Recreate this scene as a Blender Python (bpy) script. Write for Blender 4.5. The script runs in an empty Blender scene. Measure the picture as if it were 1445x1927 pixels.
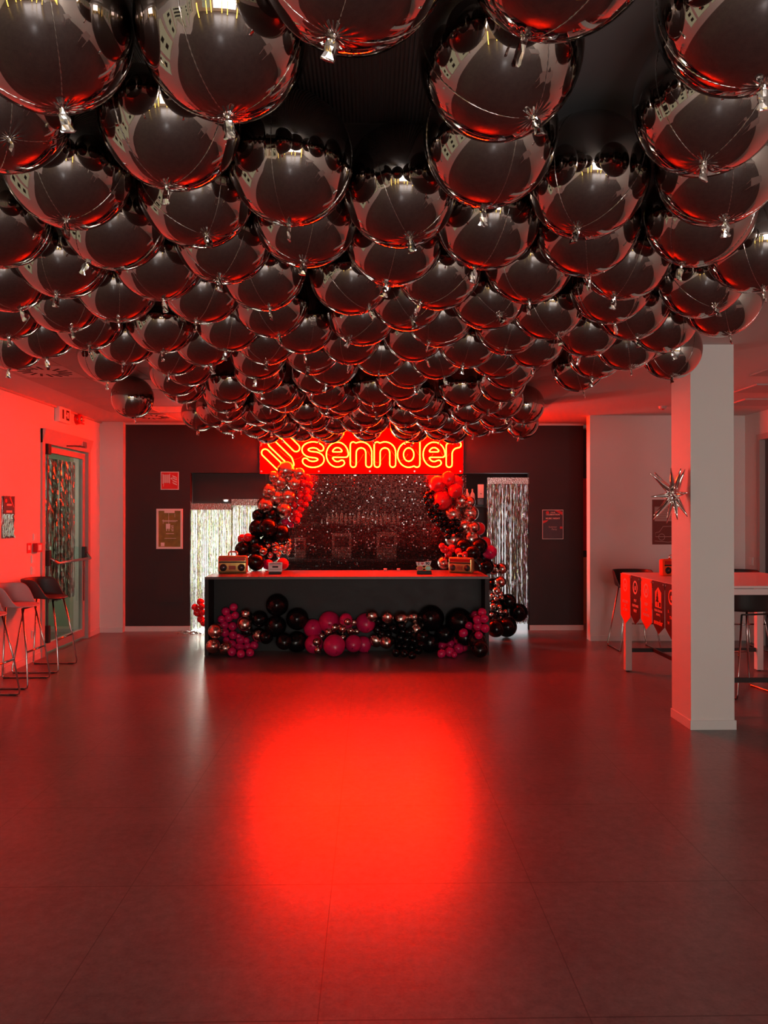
import bpy, bmesh, math, random
import numpy as np
from mathutils import Vector, Matrix, Euler
R = math.radians
PI = math.pi
rng = random.Random(7)
scn = bpy.context.scene
COL = scn.collection

# ------------------------------------------------------------------ camera
FPX = 1390.0
YAW, PITCH = math.atan(25.5 / FPX), math.atan(6.5 / FPX)
cam_d = bpy.data.cameras.new('camera')
cam_d.sensor_fit = 'VERTICAL'; cam_d.sensor_height = 36; cam_d.lens = 36 * FPX / 1927
cam_d.clip_start = 0.05; cam_d.clip_end = 100
cam = bpy.data.objects.new('camera', cam_d); COL.objects.link(cam)
cam.location = (0, 0, 1.6); cam.rotation_euler = (PI / 2 + PITCH, 0, -YAW)
scn.camera = cam
CAMM = Euler(cam.rotation_euler).to_matrix()
def ray(px, py):
    return CAMM @ Vector(((px - 722.5) / FPX, -(py - 963.5) / FPX, -1.0))
def P(px, py, Y):
    d = ray(px, py); t = Y / d.y
    return Vector((d.x * t, Y, 1.6 + d.z * t))
def PX(px, Y): return P(px, 970, Y).x
def PZ(py, Y): return P(697, py, Y).z

# ------------------------------------------------------------------ world, exposure
w = bpy.data.worlds.new('world'); scn.world = w; w.use_nodes = True
w.node_tree.nodes['Background'].inputs[0].default_value = (0.5, 0.55, 0.6, 1)
w.node_tree.nodes['Background'].inputs[1].default_value = 0.02
scn.view_settings.view_transform = 'Standard'; scn.view_settings.look = 'None'
scn.view_settings.gamma = 1; scn.view_settings.exposure = 0.0
scn.cycles.max_bounces = 8; scn.cycles.glossy_bounces = 6; scn.cycles.diffuse_bounces = 4
scn.cycles.caustics_reflective = False; scn.cycles.caustics_refractive = False
scn.cycles.sample_clamp_indirect = 6.0
NEON_R = 570.0
NEON = (1.0, 0.012, 0.0005)

def area(name, loc, rot, sx, sy, power, color):
    l = bpy.data.lights.new(name, 'AREA'); l.shape = 'RECTANGLE'; l.size = sx; l.size_y = sy
    l.energy = power; l.color = color
    o = bpy.data.objects.new(name, l); COL.objects.link(o); o.location = loc; o.rotation_euler = rot
    return o
# daylight through the rear windows (behind the camera, facing the bar)
area('rear_daylight', (1.6, -6.7, 1.6), (R(90), 0, 0), 4.2, 1.9, 245, (1.0, 0.95, 0.93))
# daylight falling through the kitchen window behind the left opening
area('kitchen_daylight', (-2.32, 12.45, 1.08), (R(-90), 0, 0), 1.1, 1.25, 190, (0.95, 1.0, 0.86))
# corridor lamp beyond the glazed emergency door
area('corridor_lamp', (-4.75, 9.0, 2.6), (0, 0, 0), 0.5, 1.6, 24, (0.9, 0.95, 0.8))

# ------------------------------------------------------------------ materials
def mat(name, base, rough=0.6, metal=0.0, spec=0.5, emit=None, es=0.0, noise=0.0, nscale=8.0, bump=0.0, bscale=80.0, trans=0.0, alpha=1.0, coat=0.0, rnoise=0.0):
    m = bpy.data.materials.new(name); m.use_nodes = True
    nt = m.node_tree; b = nt.nodes['Principled BSDF']
    b.inputs['Base Color'].default_value = (*base, 1)
    b.inputs['Roughness'].default_value = rough; b.inputs['Metallic'].default_value = metal
    b.inputs['Specular IOR Level'].default_value = spec
    b.inputs['Transmission Weight'].default_value = trans; b.inputs['Alpha'].default_value = alpha
    b.inputs['Coat Weight'].default_value = coat
    if emit: b.inputs['Emission Color'].default_value = (*emit, 1); b.inputs['Emission Strength'].default_value = es
    tc = nt.nodes.new('ShaderNodeTexCoord')
    if noise or rnoise:
        n = nt.nodes.new('ShaderNodeTexNoise'); n.inputs['Scale'].default_value = nscale; n.inputs['Detail'].default_value = 6
        nt.links.new(tc.outputs['Object'], n.inputs['Vector'])
        if noise:
            r = nt.nodes.new('ShaderNodeMapRange'); r.inputs['To Min'].default_value = 1 - noise; r.inputs['To Max'].default_value = 1 + noise
            nt.links.new(n.outputs['Fac'], r.inputs['Value'])
            mx = nt.nodes.new('ShaderNodeVectorMath'); mx.operation = 'SCALE'; mx.inputs[0].default_value = base
            nt.links.new(r.outputs[0], mx.inputs['Scale']); nt.links.new(mx.outputs[0], b.inputs['Base Color'])
        if rnoise:
            r = nt.nodes.new('ShaderNodeMapRange'); r.inputs['To Min'].default_value = rough - rnoise; r.inputs['To Max'].default_value = rough + rnoise
            nt.links.new(n.outputs['Fac'], r.inputs['Value']); nt.links.new(r.outputs[0], b.inputs['Roughness'])
    if bump:
        n = nt.nodes.new('ShaderNodeTexNoise'); n.inputs['Scale'].default_value = bscale
        nt.links.new(tc.outputs['Object'], n.inputs['Vector'])
        bp = nt.nodes.new('ShaderNodeBump'); bp.inputs['Strength'].default_value = bump; bp.inputs['Distance'].default_value = 0.004
        nt.links.new(n.outputs['Fac'], bp.inputs['Height']); nt.links.new(bp.outputs[0], b.inputs['Normal'])
    return m

M = {}
M['wall'] = mat('painted_plaster', (0.74, 0.72, 0.69), 0.7, noise=0.03, nscale=3, bump=0.15, bscale=120)
M['ceiling'] = mat('ceiling_plaster', (0.6, 0.57, 0.55), 0.8, noise=0.03)
M['tile'] = mat('ceiling_metal_tile', (0.40, 0.37, 0.36), 0.55, noise=0.05)
M['panel'] = mat('opal_panel', (0.85, 0.83, 0.8), 0.5)
M['slot'] = mat('vent_slot', (0.02, 0.02, 0.02), 0.8)
M['dark_wall'] = mat('dark_painted_wall', (0.016, 0.0095, 0.010), 0.6, noise=0.08, nscale=2, bump=0.1)
M['skirt'] = mat('white_skirting', (0.72, 0.7, 0.68), 0.5)
M['black_lam'] = mat('black_laminate', (0.011, 0.008, 0.0085), 0.55, spec=0.35, noise=0.55, nscale=7, rnoise=0.08)
M['black_top'] = mat('black_counter_top', (0.075, 0.05, 0.05), 0.42)
M['black'] = mat('matt_black', (0.012, 0.012, 0.012), 0.6)
M['black_gloss'] = mat('gloss_black', (0.01, 0.01, 0.01), 0.12)
M['foil'] = mat('graphite_foil', (0.42, 0.375, 0.355), 0.035, 1.0)
M['seam'] = mat('foil_seam', (0.6, 0.56, 0.54), 0.12, 1.0)
M['silver'] = mat('silver_foil', (0.85, 0.82, 0.8), 0.08, 1.0)
M['l_chrome'] = mat('chrome_latex', (0.66, 0.49, 0.43), 0.24, 1.0)
M['l_black'] = mat('black_latex', (0.005, 0.004, 0.005), 0.16, spec=0.3)
M['l_red'] = mat('red_latex', (0.75, 0.02, 0.03), 0.28)
M['l_pink'] = mat('magenta_latex', (0.62, 0.012, 0.10), 0.28)
M['band'] = mat('crumpled_foil_band', (0.45, 0.30, 0.28), 0.25, 1.0, bump=1.0, bscale=60)
M['chrome'] = mat('chrome_tube', (0.42, 0.4, 0.39), 0.15, 1.0)
M['steel'] = mat('brushed_steel', (0.5, 0.48, 0.47), 0.35, 1.0)
M['frame'] = mat('door_frame_grey', (0.42, 0.38, 0.36), 0.45)
M['stool_dark'] = mat('dark_shell_plastic', (0.035, 0.028, 0.028), 0.5)
M['stool_light'] = mat('light_shell_plastic', (0.45, 0.33, 0.33), 0.5)
M['stool_blk'] = mat('black_shell_plastic', (0.012, 0.014, 0.013), 0.5)
M['white_lam'] = mat('white_laminate', (0.66, 0.62, 0.6), 0.4)
M['dark_metal'] = mat('dark_metal', (0.03, 0.026, 0.026), 0.45, 0.3)
M['white'] = mat('white_print', (0.8, 0.78, 0.76), 0.5)
M['red_sign'] = mat('red_sign', (0.62, 0.01, 0.012), 0.45)
M['red_plastic'] = mat('red_plastic', (0.5, 0.01, 0.01), 0.3)
M['orange_cloth'] = mat('orange_cloth', (0.85, 0.10, 0.02), 0.8)
M['black_cloth'] = mat('black_cloth', (0.03, 0.02, 0.022), 0.85)
M['orange_print'] = mat('orange_print', (0.9, 0.22, 0.1), 0.7)
M['pale_print'] = mat('pale_print', (0.85, 0.5, 0.42), 0.7)
M['gold'] = mat('gold_foil', (0.62, 0.42, 0.16), 0.25, 0.7)
M['amber'] = mat('amber_print', (0.21, 0.18, 0.03), 0.35, noise=0.5, nscale=14)
M['purple'] = mat('purple_print', (0.035, 0.006, 0.02), 0.35, noise=0.7, nscale=9)
M['rust'] = mat('rust_print', (0.28, 0.07, 0.04), 0.6)
M['rust_dark'] = mat('rust_print_dark', (0.16, 0.03, 0.02), 0.6)
M['rust_pale'] = mat('rust_print_pale', (0.45, 0.30, 0.27), 0.6)
M['wood'] = mat('pale_wood', (0.5, 0.3, 0.17), 0.5, noise=0.15)
M['lens_green'] = mat('green_lens', (0.15, 0.45, 0.25), 0.2)
M['yellow'] = mat('yellow_print', (0.75, 0.6, 0.2), 0.5)
M['corridor'] = mat('corridor_paint', (0.42, 0.43, 0.31), 0.8)
M['glass_dark'] = mat('dark_window_glass', (0.05, 0.055, 0.065), 0.06, 0.0, 0.8)
M['acrylic'] = mat('red_acrylic', (0.55, 0.0025, 0.0004), 0.75, spec=0.0)
M['neon'] = mat('neon_tube', (0.1, 0.0, 0.0), 0.5, emit=NEON, es=NEON_R)
M['wire'] = mat('neon_wire', (0.6, 0.12, 0.01), 0.3)
M['led'] = mat('small_white_lamp', (1, 1, 1), 0.5, emit=(1, 0.97, 0.9), es=6)
M['added_red_glow'] = mat('added_red_glow_strip', (0.2, 0, 0), 0.5, emit=(1, 0.05, 0.015), es=34)  # glow for the added strip that reddens the kitchen shelf
M['sky_win'] = mat('daylight_window', (0, 0, 0), 0.5, emit=(0.82, 0.86, 0.62), es=0.6)
M['curtain_glow'] = mat('added_curtain_glow', (0, 0, 0), 0.5, emit=(0.95, 0.97, 1.0), es=1.9)  # glow of the added panel behind the right tinsel curtain
M['sky_left'] = mat('left_daylight_window', (0, 0, 0), 0.5, emit=(0.78, 0.70, 0.44), es=0.55)
M['kit_win'] = mat('kitchen_window_glow', (0, 0, 0), 0.5, emit=(0.95, 1.0, 0.82), es=4.0)
M['warm'] = mat('warm_lamp', (0, 0, 0), 0.5, emit=(1.0, 0.66, 0.13), es=5.0)
M['bright'] = mat('bright_lamp', (0, 0, 0), 0.5, emit=(0.95, 0.97, 1.0), es=140.0)

def glass_mat():
    m = bpy.data.materials.new('door_glass'); m.use_nodes = True; nt = m.node_tree; nt.nodes.clear()
    o = nt.nodes.new('ShaderNodeOutputMaterial'); t = nt.nodes.new('ShaderNodeBsdfTransparent'); g = nt.nodes.new('ShaderNodeBsdfGlossy')
    t.inputs[0].default_value = (0.85, 0.9, 0.86, 1); g.inputs['Roughness'].default_value = 0.03
    f = nt.nodes.new('ShaderNodeLayerWeight'); f.inputs[0].default_value = 0.08; mx = nt.nodes.new('ShaderNodeMixShader')
    nt.links.new(f.outputs[1], mx.inputs[0]); nt.links.new(t.outputs[0], mx.inputs[1]); nt.links.new(g.outputs[0], mx.inputs[2]); nt.links.new(mx.outputs[0], o.inputs[0])
    return m
M['glass'] = glass_mat()

def tinsel_mat(name, tint, trans, zs=26):
    m = bpy.data.materials.new(name); m.use_nodes = True; nt = m.node_tree; nt.nodes.clear()
    o = nt.nodes.new('ShaderNodeOutputMaterial')
    geo = nt.nodes.new('ShaderNodeNewGeometry'); tc = nt.nodes.new('ShaderNodeTexCoord')
    n = nt.nodes.new('ShaderNodeTexNoise'); n.inputs['Scale'].default_value = 1.0; n.inputs['Detail'].default_value = 4
    mp = nt.nodes.new('ShaderNodeMapping'); mp.inputs['Scale'].default_value = (90, 90, zs)
    nt.links.new(tc.outputs['Object'], mp.inputs['Vector']); nt.links.new(mp.outputs[0], n.inputs['Vector'])
    ad = nt.nodes.new('ShaderNodeMath'); ad.operation = 'ADD'; nt.links.new(geo.outputs['Random Per Island'], ad.inputs[0]); nt.links.new(n.outputs['Fac'], ad.inputs[1])
    fr = nt.nodes.new('ShaderNodeMath'); fr.operation = 'FRACT'; nt.links.new(ad.outputs[0], fr.inputs[0])
    cr = nt.nodes.new('ShaderNodeValToRGB'); e = cr.color_ramp.elements
    e[0].position = 0; e[0].color = (0.9, 0.88, 0.9, 1); e[1].position = 1; e[1].color = (0.85, 0.9, 0.95, 1)
    for p, c in tint:
        x = cr.color_ramp.elements.new(p); x.color = (*c, 1)
    nt.links.new(fr.outputs[0], cr.inputs[0])
    g = nt.nodes.new('ShaderNodeBsdfGlossy'); g.inputs['Roughness'].default_value = 0.22
    t = nt.nodes.new('ShaderNodeBsdfTranslucent'); mx = nt.nodes.new('ShaderNodeMixShader'); mx.inputs[0].default_value = trans
    nt.links.new(cr.outputs[0], g.inputs[0]); nt.links.new(cr.outputs[0], t.inputs[0])
    nt.links.new(g.outputs[0], mx.inputs[1]); nt.links.new(t.outputs[0], mx.inputs[2]); nt.links.new(mx.outputs[0], o.inputs[0])
    return m
M['tinsel'] = tinsel_mat('iridescent_tinsel_painted_sparkle', [(0.12, (0.15, 0.1, 0.1)), (0.25, (0.85, 0.85, 0.4)), (0.4, (0.12, 0.1, 0.1)), (0.5, (0.85, 0.5, 0.7)), (0.65, (0.5, 0.75, 0.65)), (0.75, (0.1, 0.1, 0.1)), (0.88, (0.95, 0.95, 0.95))], 0.5)  # dark stops among the iridescent tones paint sparkle contrast into the strands
M['tinsel_dark'] = tinsel_mat('silver_tinsel', [(0.3, (0.08, 0.08, 0.07)), (0.45, (0.45, 0.48, 0.35)), (0.6, (0.05, 0.05, 0.05)), (0.8, (0.7, 0.7, 0.6))], 0.15, 2.0)

def sequin_mat():
    m = mat('black_sequins_painted_glints', (0.10, 0.055, 0.05), 0.2, 0.9)
    nt = m.node_tree; b = nt.nodes['Principled BSDF']
    geo = nt.nodes.new('ShaderNodeNewGeometry'); cr = nt.nodes.new('ShaderNodeValToRGB'); e = cr.color_ramp.elements
    e[0].color = (0.13, 0.03, 0.024, 1); e[1].color = (0.8, 0.75, 0.75, 1); e[0].position = 0.955; e[1].position = 0.965  # few pale sequins are painted glints; red tint stands for reflected red light
    nt.links.new(geo.outputs['Random Per Island'], cr.inputs[0]); nt.links.new(cr.outputs[0], b.inputs['Base Color'])
    return m
M['sequin'] = sequin_mat()

def floor_mat():
    m = bpy.data.materials.new('concrete_vinyl_floor'); m.use_nodes = True; nt = m.node_tree; b = nt.nodes['Principled BSDF']
    tc = nt.nodes.new('ShaderNodeTexCoord')
    def noise(sc, det=8, rough=0.6):
        n = nt.nodes.new('ShaderNodeTexNoise'); n.inputs['Scale'].default_value = sc; n.inputs['Detail'].default_value = det; n.inputs['Roughness'].default_value = rough
        nt.links.new(tc.outputs['Object'], n.inputs['Vector']); return n
    def math_(op, a, bb, c=None):
        x = nt.nodes.new('ShaderNodeMath'); x.operation = op
        for i, v in enumerate((a, bb, c)):
            if v is None: continue
            if isinstance(v, (int, float)): x.inputs[i].default_value = v
            else: nt.links.new(v, x.inputs[i])
        return x.outputs[0]
    n1 = noise(2.2); n2 = noise(22, 10, 0.7); n3 = noise(90, 4)
    cr = nt.nodes.new('ShaderNodeValToRGB'); e = cr.color_ramp.elements
    e[0].position = 0.34; e[0].color = (0.085, 0.066, 0.068, 1); e[1].position = 0.66; e[1].color = (0.20, 0.168, 0.165, 1)
    s = math_('MULTIPLY', n1.outputs['Fac'], 0.3); s2 = math_('MULTIPLY', n2.outputs['Fac'], 0.5); s3 = math_('MULTIPLY', n3.outputs['Fac'], 0.2)
    f = math_('ADD', math_('ADD', s, s2), s3)
    nt.links.new(f, cr.inputs[0])
    sx = nt.nodes.new('ShaderNodeSeparateXYZ'); nt.links.new(tc.outputs['Object'], sx.inputs[0])
    T = 0.865
    def line(v, off, wd):
        a = math_('FRACT', math_('DIVIDE', math_('ADD', v, off), T), 0)
        d = math_('MINIMUM', a, math_('SUBTRACT', 1.0, a))
        return math_('LESS_THAN', d, wd / T)
    lx = line(sx.outputs[0], 0.167 + 10 * T, 0.0022); ly = line(sx.outputs[1], -4.08 + 30 * T, 0.003)
    ln = math_('MAXIMUM', lx, ly)
    mx = nt.nodes.new('ShaderNodeMixRGB'); mx.inputs[2].default_value = (0.03, 0.022, 0.02, 1)
    nt.links.new(math_('MULTIPLY', ln, 0.6), mx.inputs[0]); nt.links.new(cr.outputs[0], mx.inputs[1]); nt.links.new(mx.outputs[0], b.inputs['Base Color'])
    r = nt.nodes.new('ShaderNodeMapRange'); r.inputs['To Min'].default_value = 0.26; r.inputs['To Max'].default_value = 0.31
    nt.links.new(f, r.inputs['Value']); nt.links.new(r.outputs[0], b.inputs['Roughness'])
    bp = nt.nodes.new('ShaderNodeBump'); bp.inputs['Strength'].default_value = 0.35; bp.inputs['Distance'].default_value = 0.002
    nt.links.new(n2.outputs['Fac'], bp.inputs['Height']); nt.links.new(bp.outputs[0], b.inputs['Normal'])
    b.inputs['Specular IOR Level'].default_value = 0.42
    return m
M['floor'] = floor_mat()

def stripes_mat():
    m = mat('corrugated_metal', (0.4, 0.37, 0.35), 0.4)
    nt = m.node_tree; b = nt.nodes['Principled BSDF']; tc = nt.nodes.new('ShaderNodeTexCoord')
    wv = nt.nodes.new('ShaderNodeTexWave'); wv.inputs['Scale'].default_value = 26; nt.links.new(tc.outputs['Object'], wv.inputs['Vector'])
    bp = nt.nodes.new('ShaderNodeBump'); bp.inputs['Strength'].default_value = 0.8; bp.inputs['Distance'].default_value = 0.01
    nt.links.new(wv.outputs['Fac'], bp.inputs['Height']); nt.links.new(bp.outputs[0], b.inputs['Normal'])
    return m
M['corrugated'] = stripes_mat()

# ------------------------------------------------------------------ mesh helpers
class MB:
    def __init__(s): s.b = bmesh.new()
    def box(s, x0, x1, y0, y1, z0, z1, bev=0.0):
        r = bmesh.ops.create_cube(s.b, size=1.0)
        vs = r['verts']
        for v in vs:
            v.co = Vector(((x0 + x1) / 2 + v.co.x * (x1 - x0), (y0 + y1) / 2 + v.co.y * (y1 - y0), (z0 + z1) / 2 + v.co.z * (z1 - z0)))
        if bev:
            es = list({e for v in vs for e in v.link_edges})
            bmesh.ops.bevel(s.b, geom=es, offset=bev, segments=3, affect='EDGES', profile=0.6)
        return s
    def tube(s, pts, r, n=8, closed=False, rs=None):
        pts = [Vector(p) for p in pts]; N = len(pts); rings = []
        up = None
        for i, p in enumerate(pts):
            a = pts[(i - 1) % N] if (closed or i > 0) else p
            c = pts[(i + 1) % N] if (closed or i < N - 1) else p
            t = (c - a)
            if t.length < 1e-9: t = Vector((0, 0, 1))
            t.normalize()
            if up is None: up = t.orthogonal().normalized()
            else:
                up = (up - t * up.dot(t))
                up = up.normalized() if up.length > 1e-6 else t.orthogonal().normalized()
            q = t.cross(up); rr = rs[i] if rs else r
            rings.append([s.b.verts.new(p + (up * math.cos(2 * PI * k / n) + q * math.sin(2 * PI * k / n)) * rr) for k in range(n)])
        for i in range(N if closed else N - 1):
            A, B = rings[i], rings[(i + 1) % N]
            for k in range(n): s.b.faces.new((A[k], A[(k + 1) % n], B[(k + 1) % n], B[k]))
        if not closed:
            s.b.faces.new(rings[0][::-1]); s.b.faces.new(rings[-1])
        return s
    def cyl(s, a, b_, r, r2=None, n=20):
        return s.tube([a, b_], r, n, rs=[r, r if r2 is None else r2])
    def sphere(s, c, r, u=16, v=10, sc=(1, 1, 1)):
        q = bmesh.ops.create_uvsphere(s.b, u_segments=u, v_segments=v, radius=r)
        for x in q['verts']: x.co = Vector((x.co.x * sc[0], x.co.y * sc[1], x.co.z * sc[2])) + Vector(c)
        return s
    def poly(s, pts, ext):
        vs = [s.b.verts.new(Vector(p)) for p in pts]; f = s.b.faces.new(vs)
        if ext:
            r = bmesh.ops.extrude_face_region(s.b, geom=[f]); e = Vector(ext)
            for v in r['geom']:
                if isinstance(v, bmesh.types.BMVert): v.co += e
        return s
    def xf(s, mtx): bmesh.ops.transform(s.b, matrix=mtx, verts=s.b.verts); return s
    def mesh(s, name, m, smooth=False):
        bmesh.ops.recalc_face_normals(s.b, faces=s.b.faces)
        me = bpy.data.meshes.new(name); s.b.to_mesh(me); s.b.free()
        if m is not None: me.materials.append(m)
        if smooth:
            for p in me.polygons: p.use_smooth = True
        return me
    def build(s, name, m, parent=None, smooth=False, loc=None):
        return link(name, s.mesh(name, m, smooth), parent, loc)
def link(name, me, parent=None, loc=None):
    o = bpy.data.objects.new(name, me); COL.objects.link(o)
    if parent: o.parent = parent
    if loc: o.location = loc
    return o
def tag(o, label, cat, group=None, kind=None):
    if label: o['label'] = label
    if cat: o['category'] = cat
    if group: o['group'] = group
    if kind: o['kind'] = kind
    return o
def thing(name, label, cat, loc=(0, 0, 0), rz=0, group=None):
    o = bpy.data.objects.new(name, None); COL.objects.link(o); o.empty_display_size = 0.05
    o.location = loc; o.rotation_euler = (0, 0, rz)
    return tag(o, label, cat, group)
def struct(mb, name, m, parent=None):
    o = mb.build(name, m, parent)
    if parent is None: o['kind'] = 'structure'
    return o
def copy_thing(root, loc, rot, label, group=None, cat=None):
    r = root.copy(); COL.objects.link(r); r.location = loc; r.rotation_euler = rot
    r['label'] = label
    if group: r['group'] = group
    for ch in root.children:
        c = ch.copy(); COL.objects.link(c); c.parent = r
        for g in ch.children:
            d = g.copy(); COL.objects.link(d); d.parent = c
    return r
def text_mesh(txt, size, depth=0.0008, bold=0.0, align='CENTER', spacing=1.0):
    c = bpy.data.curves.new('t', 'FONT'); c.body = txt; c.size = size; c.extrude = depth; c.align_x = align; c.align_y = 'CENTER'; c.offset = bold
    c.resolution_u = 3; c.space_character = spacing
    o = bpy.data.objects.new('t', c); COL.objects.link(o)
    dg = bpy.context.evaluated_depsgraph_get(); dg.update()
    me = bpy.data.meshes.new_from_object(o.evaluated_get(dg))
    bpy.data.objects.remove(o); bpy.data.curves.remove(c)
    return me
def text_obj(name, txt, size, m, parent, mtx, bold=0.0, depth=0.0008, align='CENTER', sx=1.0):
    me = text_mesh(txt, size, depth, bold, align); me.name = name
    me.transform(mtx @ Matrix.Diagonal((sx, 1, 1, 1))); me.materials.clear(); me.materials.append(m)
    return link(name, me, parent)
def face_cam(x, y, z):      # text plane facing -Y
    return Matrix.Translation((x, y, z)) @ Matrix.Rotation(PI / 2, 4, 'X')
def face_left(x, y, z):     # plane facing -X, reading from far to near
    return Matrix.Translation((x, y, z)) @ Matrix.Rotation(-PI / 2, 4, 'Z') @ Matrix.Rotation(PI / 2, 4, 'X')
def face_right(x, y, z):    # plane facing +X
    return Matrix.Translation((x, y, z)) @ Matrix.Rotation(PI / 2, 4, 'Z') @ Matrix.Rotation(PI / 2, 4, 'X')

# ------------------------------------------------------------------ the room
H = 2.88; XL = -3.70; YD = 10.27; YL = 10.17; YR = 9.38; XR = 4.80; XS = PX(1110, YR)
OX0, OX1, OZ = PX(358, YD), PX(996, YD), PZ(890, YD)
DX0, DX1 = PX(236, YD), PX(1097.5, YD)
struct(MB().box(-6.5, 6.0, -7.2, 13.0, -0.1, 0), 'floor', M['floor'])
struct(MB().box(-3.9, 5.0, -7.2, 13.0, H, H + 0.15), 'ceiling', M['ceiling'])
# left wall with the door opening
DY0, DY1, DZ = 8.36, 9.78, 2.58
wl = MB().box(XL - 0.2, XL, 3.2, DY0, 0, H).box(XL - 0.2, XL, DY1, YL + 0.3, 0, H).box(XL - 0.2, XL, DY0, DY1, DZ, H)
wl.box(XL - 0.2, XL, -7.2, -4.6, 0, H).box(XL - 0.2, XL, -4.6, 3.2, 0, 0.75).box(XL - 0.2, XL, -4.6, 3.2, 2.45, H)
for y in (-3.0, -1.3, 0.4, 2.1): wl.box(XL - 0.2, XL, y - 0.12, y + 0.12, 0.75, 2.45)
struct(wl, 'wall_left', M['wall'])
struct(MB().box(XL, DX0, YL, YD + 0.15, 0, H), 'wall_left_return', M['wall'])
dw = MB().box(DX0, OX0, YD, YD + 0.12, 0, H - 0.02).box(OX1, DX1, YD, YD + 0.12, 0, H - 0.02).box(OX0, OX1, YD, YD + 0.12, OZ, H - 0.02)
struct(dw, 'wall_back', M['dark_wall'])
rw = MB().box(XS, XR + 0.2, YR, YR + 0.14, 0, H)
struct(rw, 'wall_right_back', M['wall'])
RY0, RY1 = 7.9, 9.06
rs = MB().box(XR, XR + 0.2, -7.2, RY0, 0, H).box(XR, XR + 0.2, RY1, YR, 0, H).box(XR, XR + 0.2, RY0, RY1, 2.6, H)
struct(rs, 'wall_right', M['wall'])
struct(MB().box(-3.9, 5.0, -7.2, -7.0, 0, 0.6).box(-3.9, 5.0, -7.2, -7.0, 2.5, H).box(-3.9, -2.6, -7.2, -7, 0.6, 2.5).box(-1.1, -0.5, -7.2, -7, 0.6, 2.5).box(0.9, 1.4, -7.2, -7, 0.6, 2.5).box(2.8, 5, -7.2, -7, 0.6, 2.5), 'wall_rear', M['wall'])
# kitchen shell behind the openings
struct(MB().box(-3.4, 5.0, 12.6, 12.75, 0, H).box(-3.4, -2.95, YD + 0.12, 12.6, 0, H).box(3.45, 3.6, YD, 12.6, 0, H), 'wall_kitchen', M['dark_wall'])
# skirting boards
struct(MB().box(XL, XL + 0.012, 3.2, DY0 - 0.02, 0, 0.07).box(XL, XL + 0.012, DY1 + 0.02, YL, 0, 0.07), 'baseboard_left', M['skirt'])
struct(MB().box(XL, DX0, YL - 0.012, YL, 0, 0.07), 'baseboard_left_return', M['skirt'])
struct(MB().box(DX0, OX0, YD - 0.012, YD, 0, 0.07).box(OX1, DX1, YD - 0.012, YD, 0, 0.07), 'baseboard_back', M['skirt'])
struct(MB().box(XS, XR, YR - 0.012, YR, 0, 0.07), 'baseboard_right_back', M['skirt'])
struct(MB().box(XR - 0.012, XR, 0, RY0, 0, 0.07), 'baseboard_right', M['skirt'])
struct(MB().box(DX0, DX1, YD - 0.02, YD, H - 0.025, H), 'trim_1', M['wall'])
struct(MB().box(XL, XL + 0.03, -7, YL, H - 0.02, H), 'trim_2', M['frame'])
# panel outline on the dark wall (flush hose cabinet door)
fx0, fx1, fz1 = PX(292, YD), PX(344, YD), PZ(1056, YD)
hc = MB().box(fx0, fx1, YD - 0.004, YD, 0.4, fz1, 0.0015)
tag(hc.build('cabinet_door', M['dark_wall']), 'flush dark panel of the hose cabinet set in the dark wall under the framed notice', 'cabinet')

# ceiling tiles: grid of metal tiles, opal light panels
TX0, TX1 = -3.2, 2.05
nx, xs = 9, [-3.2 + 0.583 * i for i in range(10)]
ys = [9.17 - 0.565 * i for i in range(13)]
g = MB()
for i in range(9):
    for j in range(12):
        if (i, j) in ((1, 3), (1, 0), (4, 0), (7, 3), (4, 3), (7, 0)): continue
        g.box(xs[i] + 0.004, xs[i + 1] - 0.004, ys[j + 1] + 0.004, ys[j] - 0.004, H - 0.010, H - 0.0002)
struct(g, 'trim_3', M['tile'])
for (i, j) in ((1, 3), (1, 0), (4, 0), (7, 3), (4, 3), (7, 0)):
    d_ = {(1, 3): 'fourth row', (1, 0): 'row nearest the dark wall'}.get((i, j), 'tiles above the foil balloons')
    t = thing('ceiling_light_panel', {(1, 3): 'unlit square opal light panel in the ceiling above the lone foil balloon', (1, 0): 'unlit opal light panel in the ceiling close to the dark wall at left'}.get((i, j), 'unlit opal light panel hidden above the foil balloons'), 'light', ((xs[i] + xs[i + 1]) / 2, (ys[j] + ys[j + 1]) / 2, H), 0, 'unlit opal ceiling panels')
    hx, hy = 0.583 / 2 - 0.004, 0.565 / 2 - 0.004
    MB().box(-hx, hx, -hy, -hy + 0.015, -0.013, -0.0002).box(-hx, hx, hy - 0.015, hy, -0.013, -0.0002).box(-hx, -hx + 0.015, -hy + 0.015, hy - 0.015, -0.013, -0.0002).box(hx - 0.015, hx, -hy + 0.015, hy - 0.015, -0.013, -0.0002).build('frame', M['tile'], t)
    MB().box(-hx + 0.015, hx - 0.015, -hy + 0.015, hy - 0.015, -0.009, -0.0002).build('diffuser', M['panel'], t)
struct(MB().box(-2.2, 0.19, 0.2, 2.38, H - 0.012, H - 0.0002), 'trim_4', M['corrugated'])
gq = MB()
for x, y in ((3.45, 6.2), (3.75, 7.1), (4.1, 8.0)): gq.box(x, 4.79, y, y + 0.45, H - 0.014, H - 0.0002)
struct(gq, 'trim_5', M['tile'])
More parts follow.
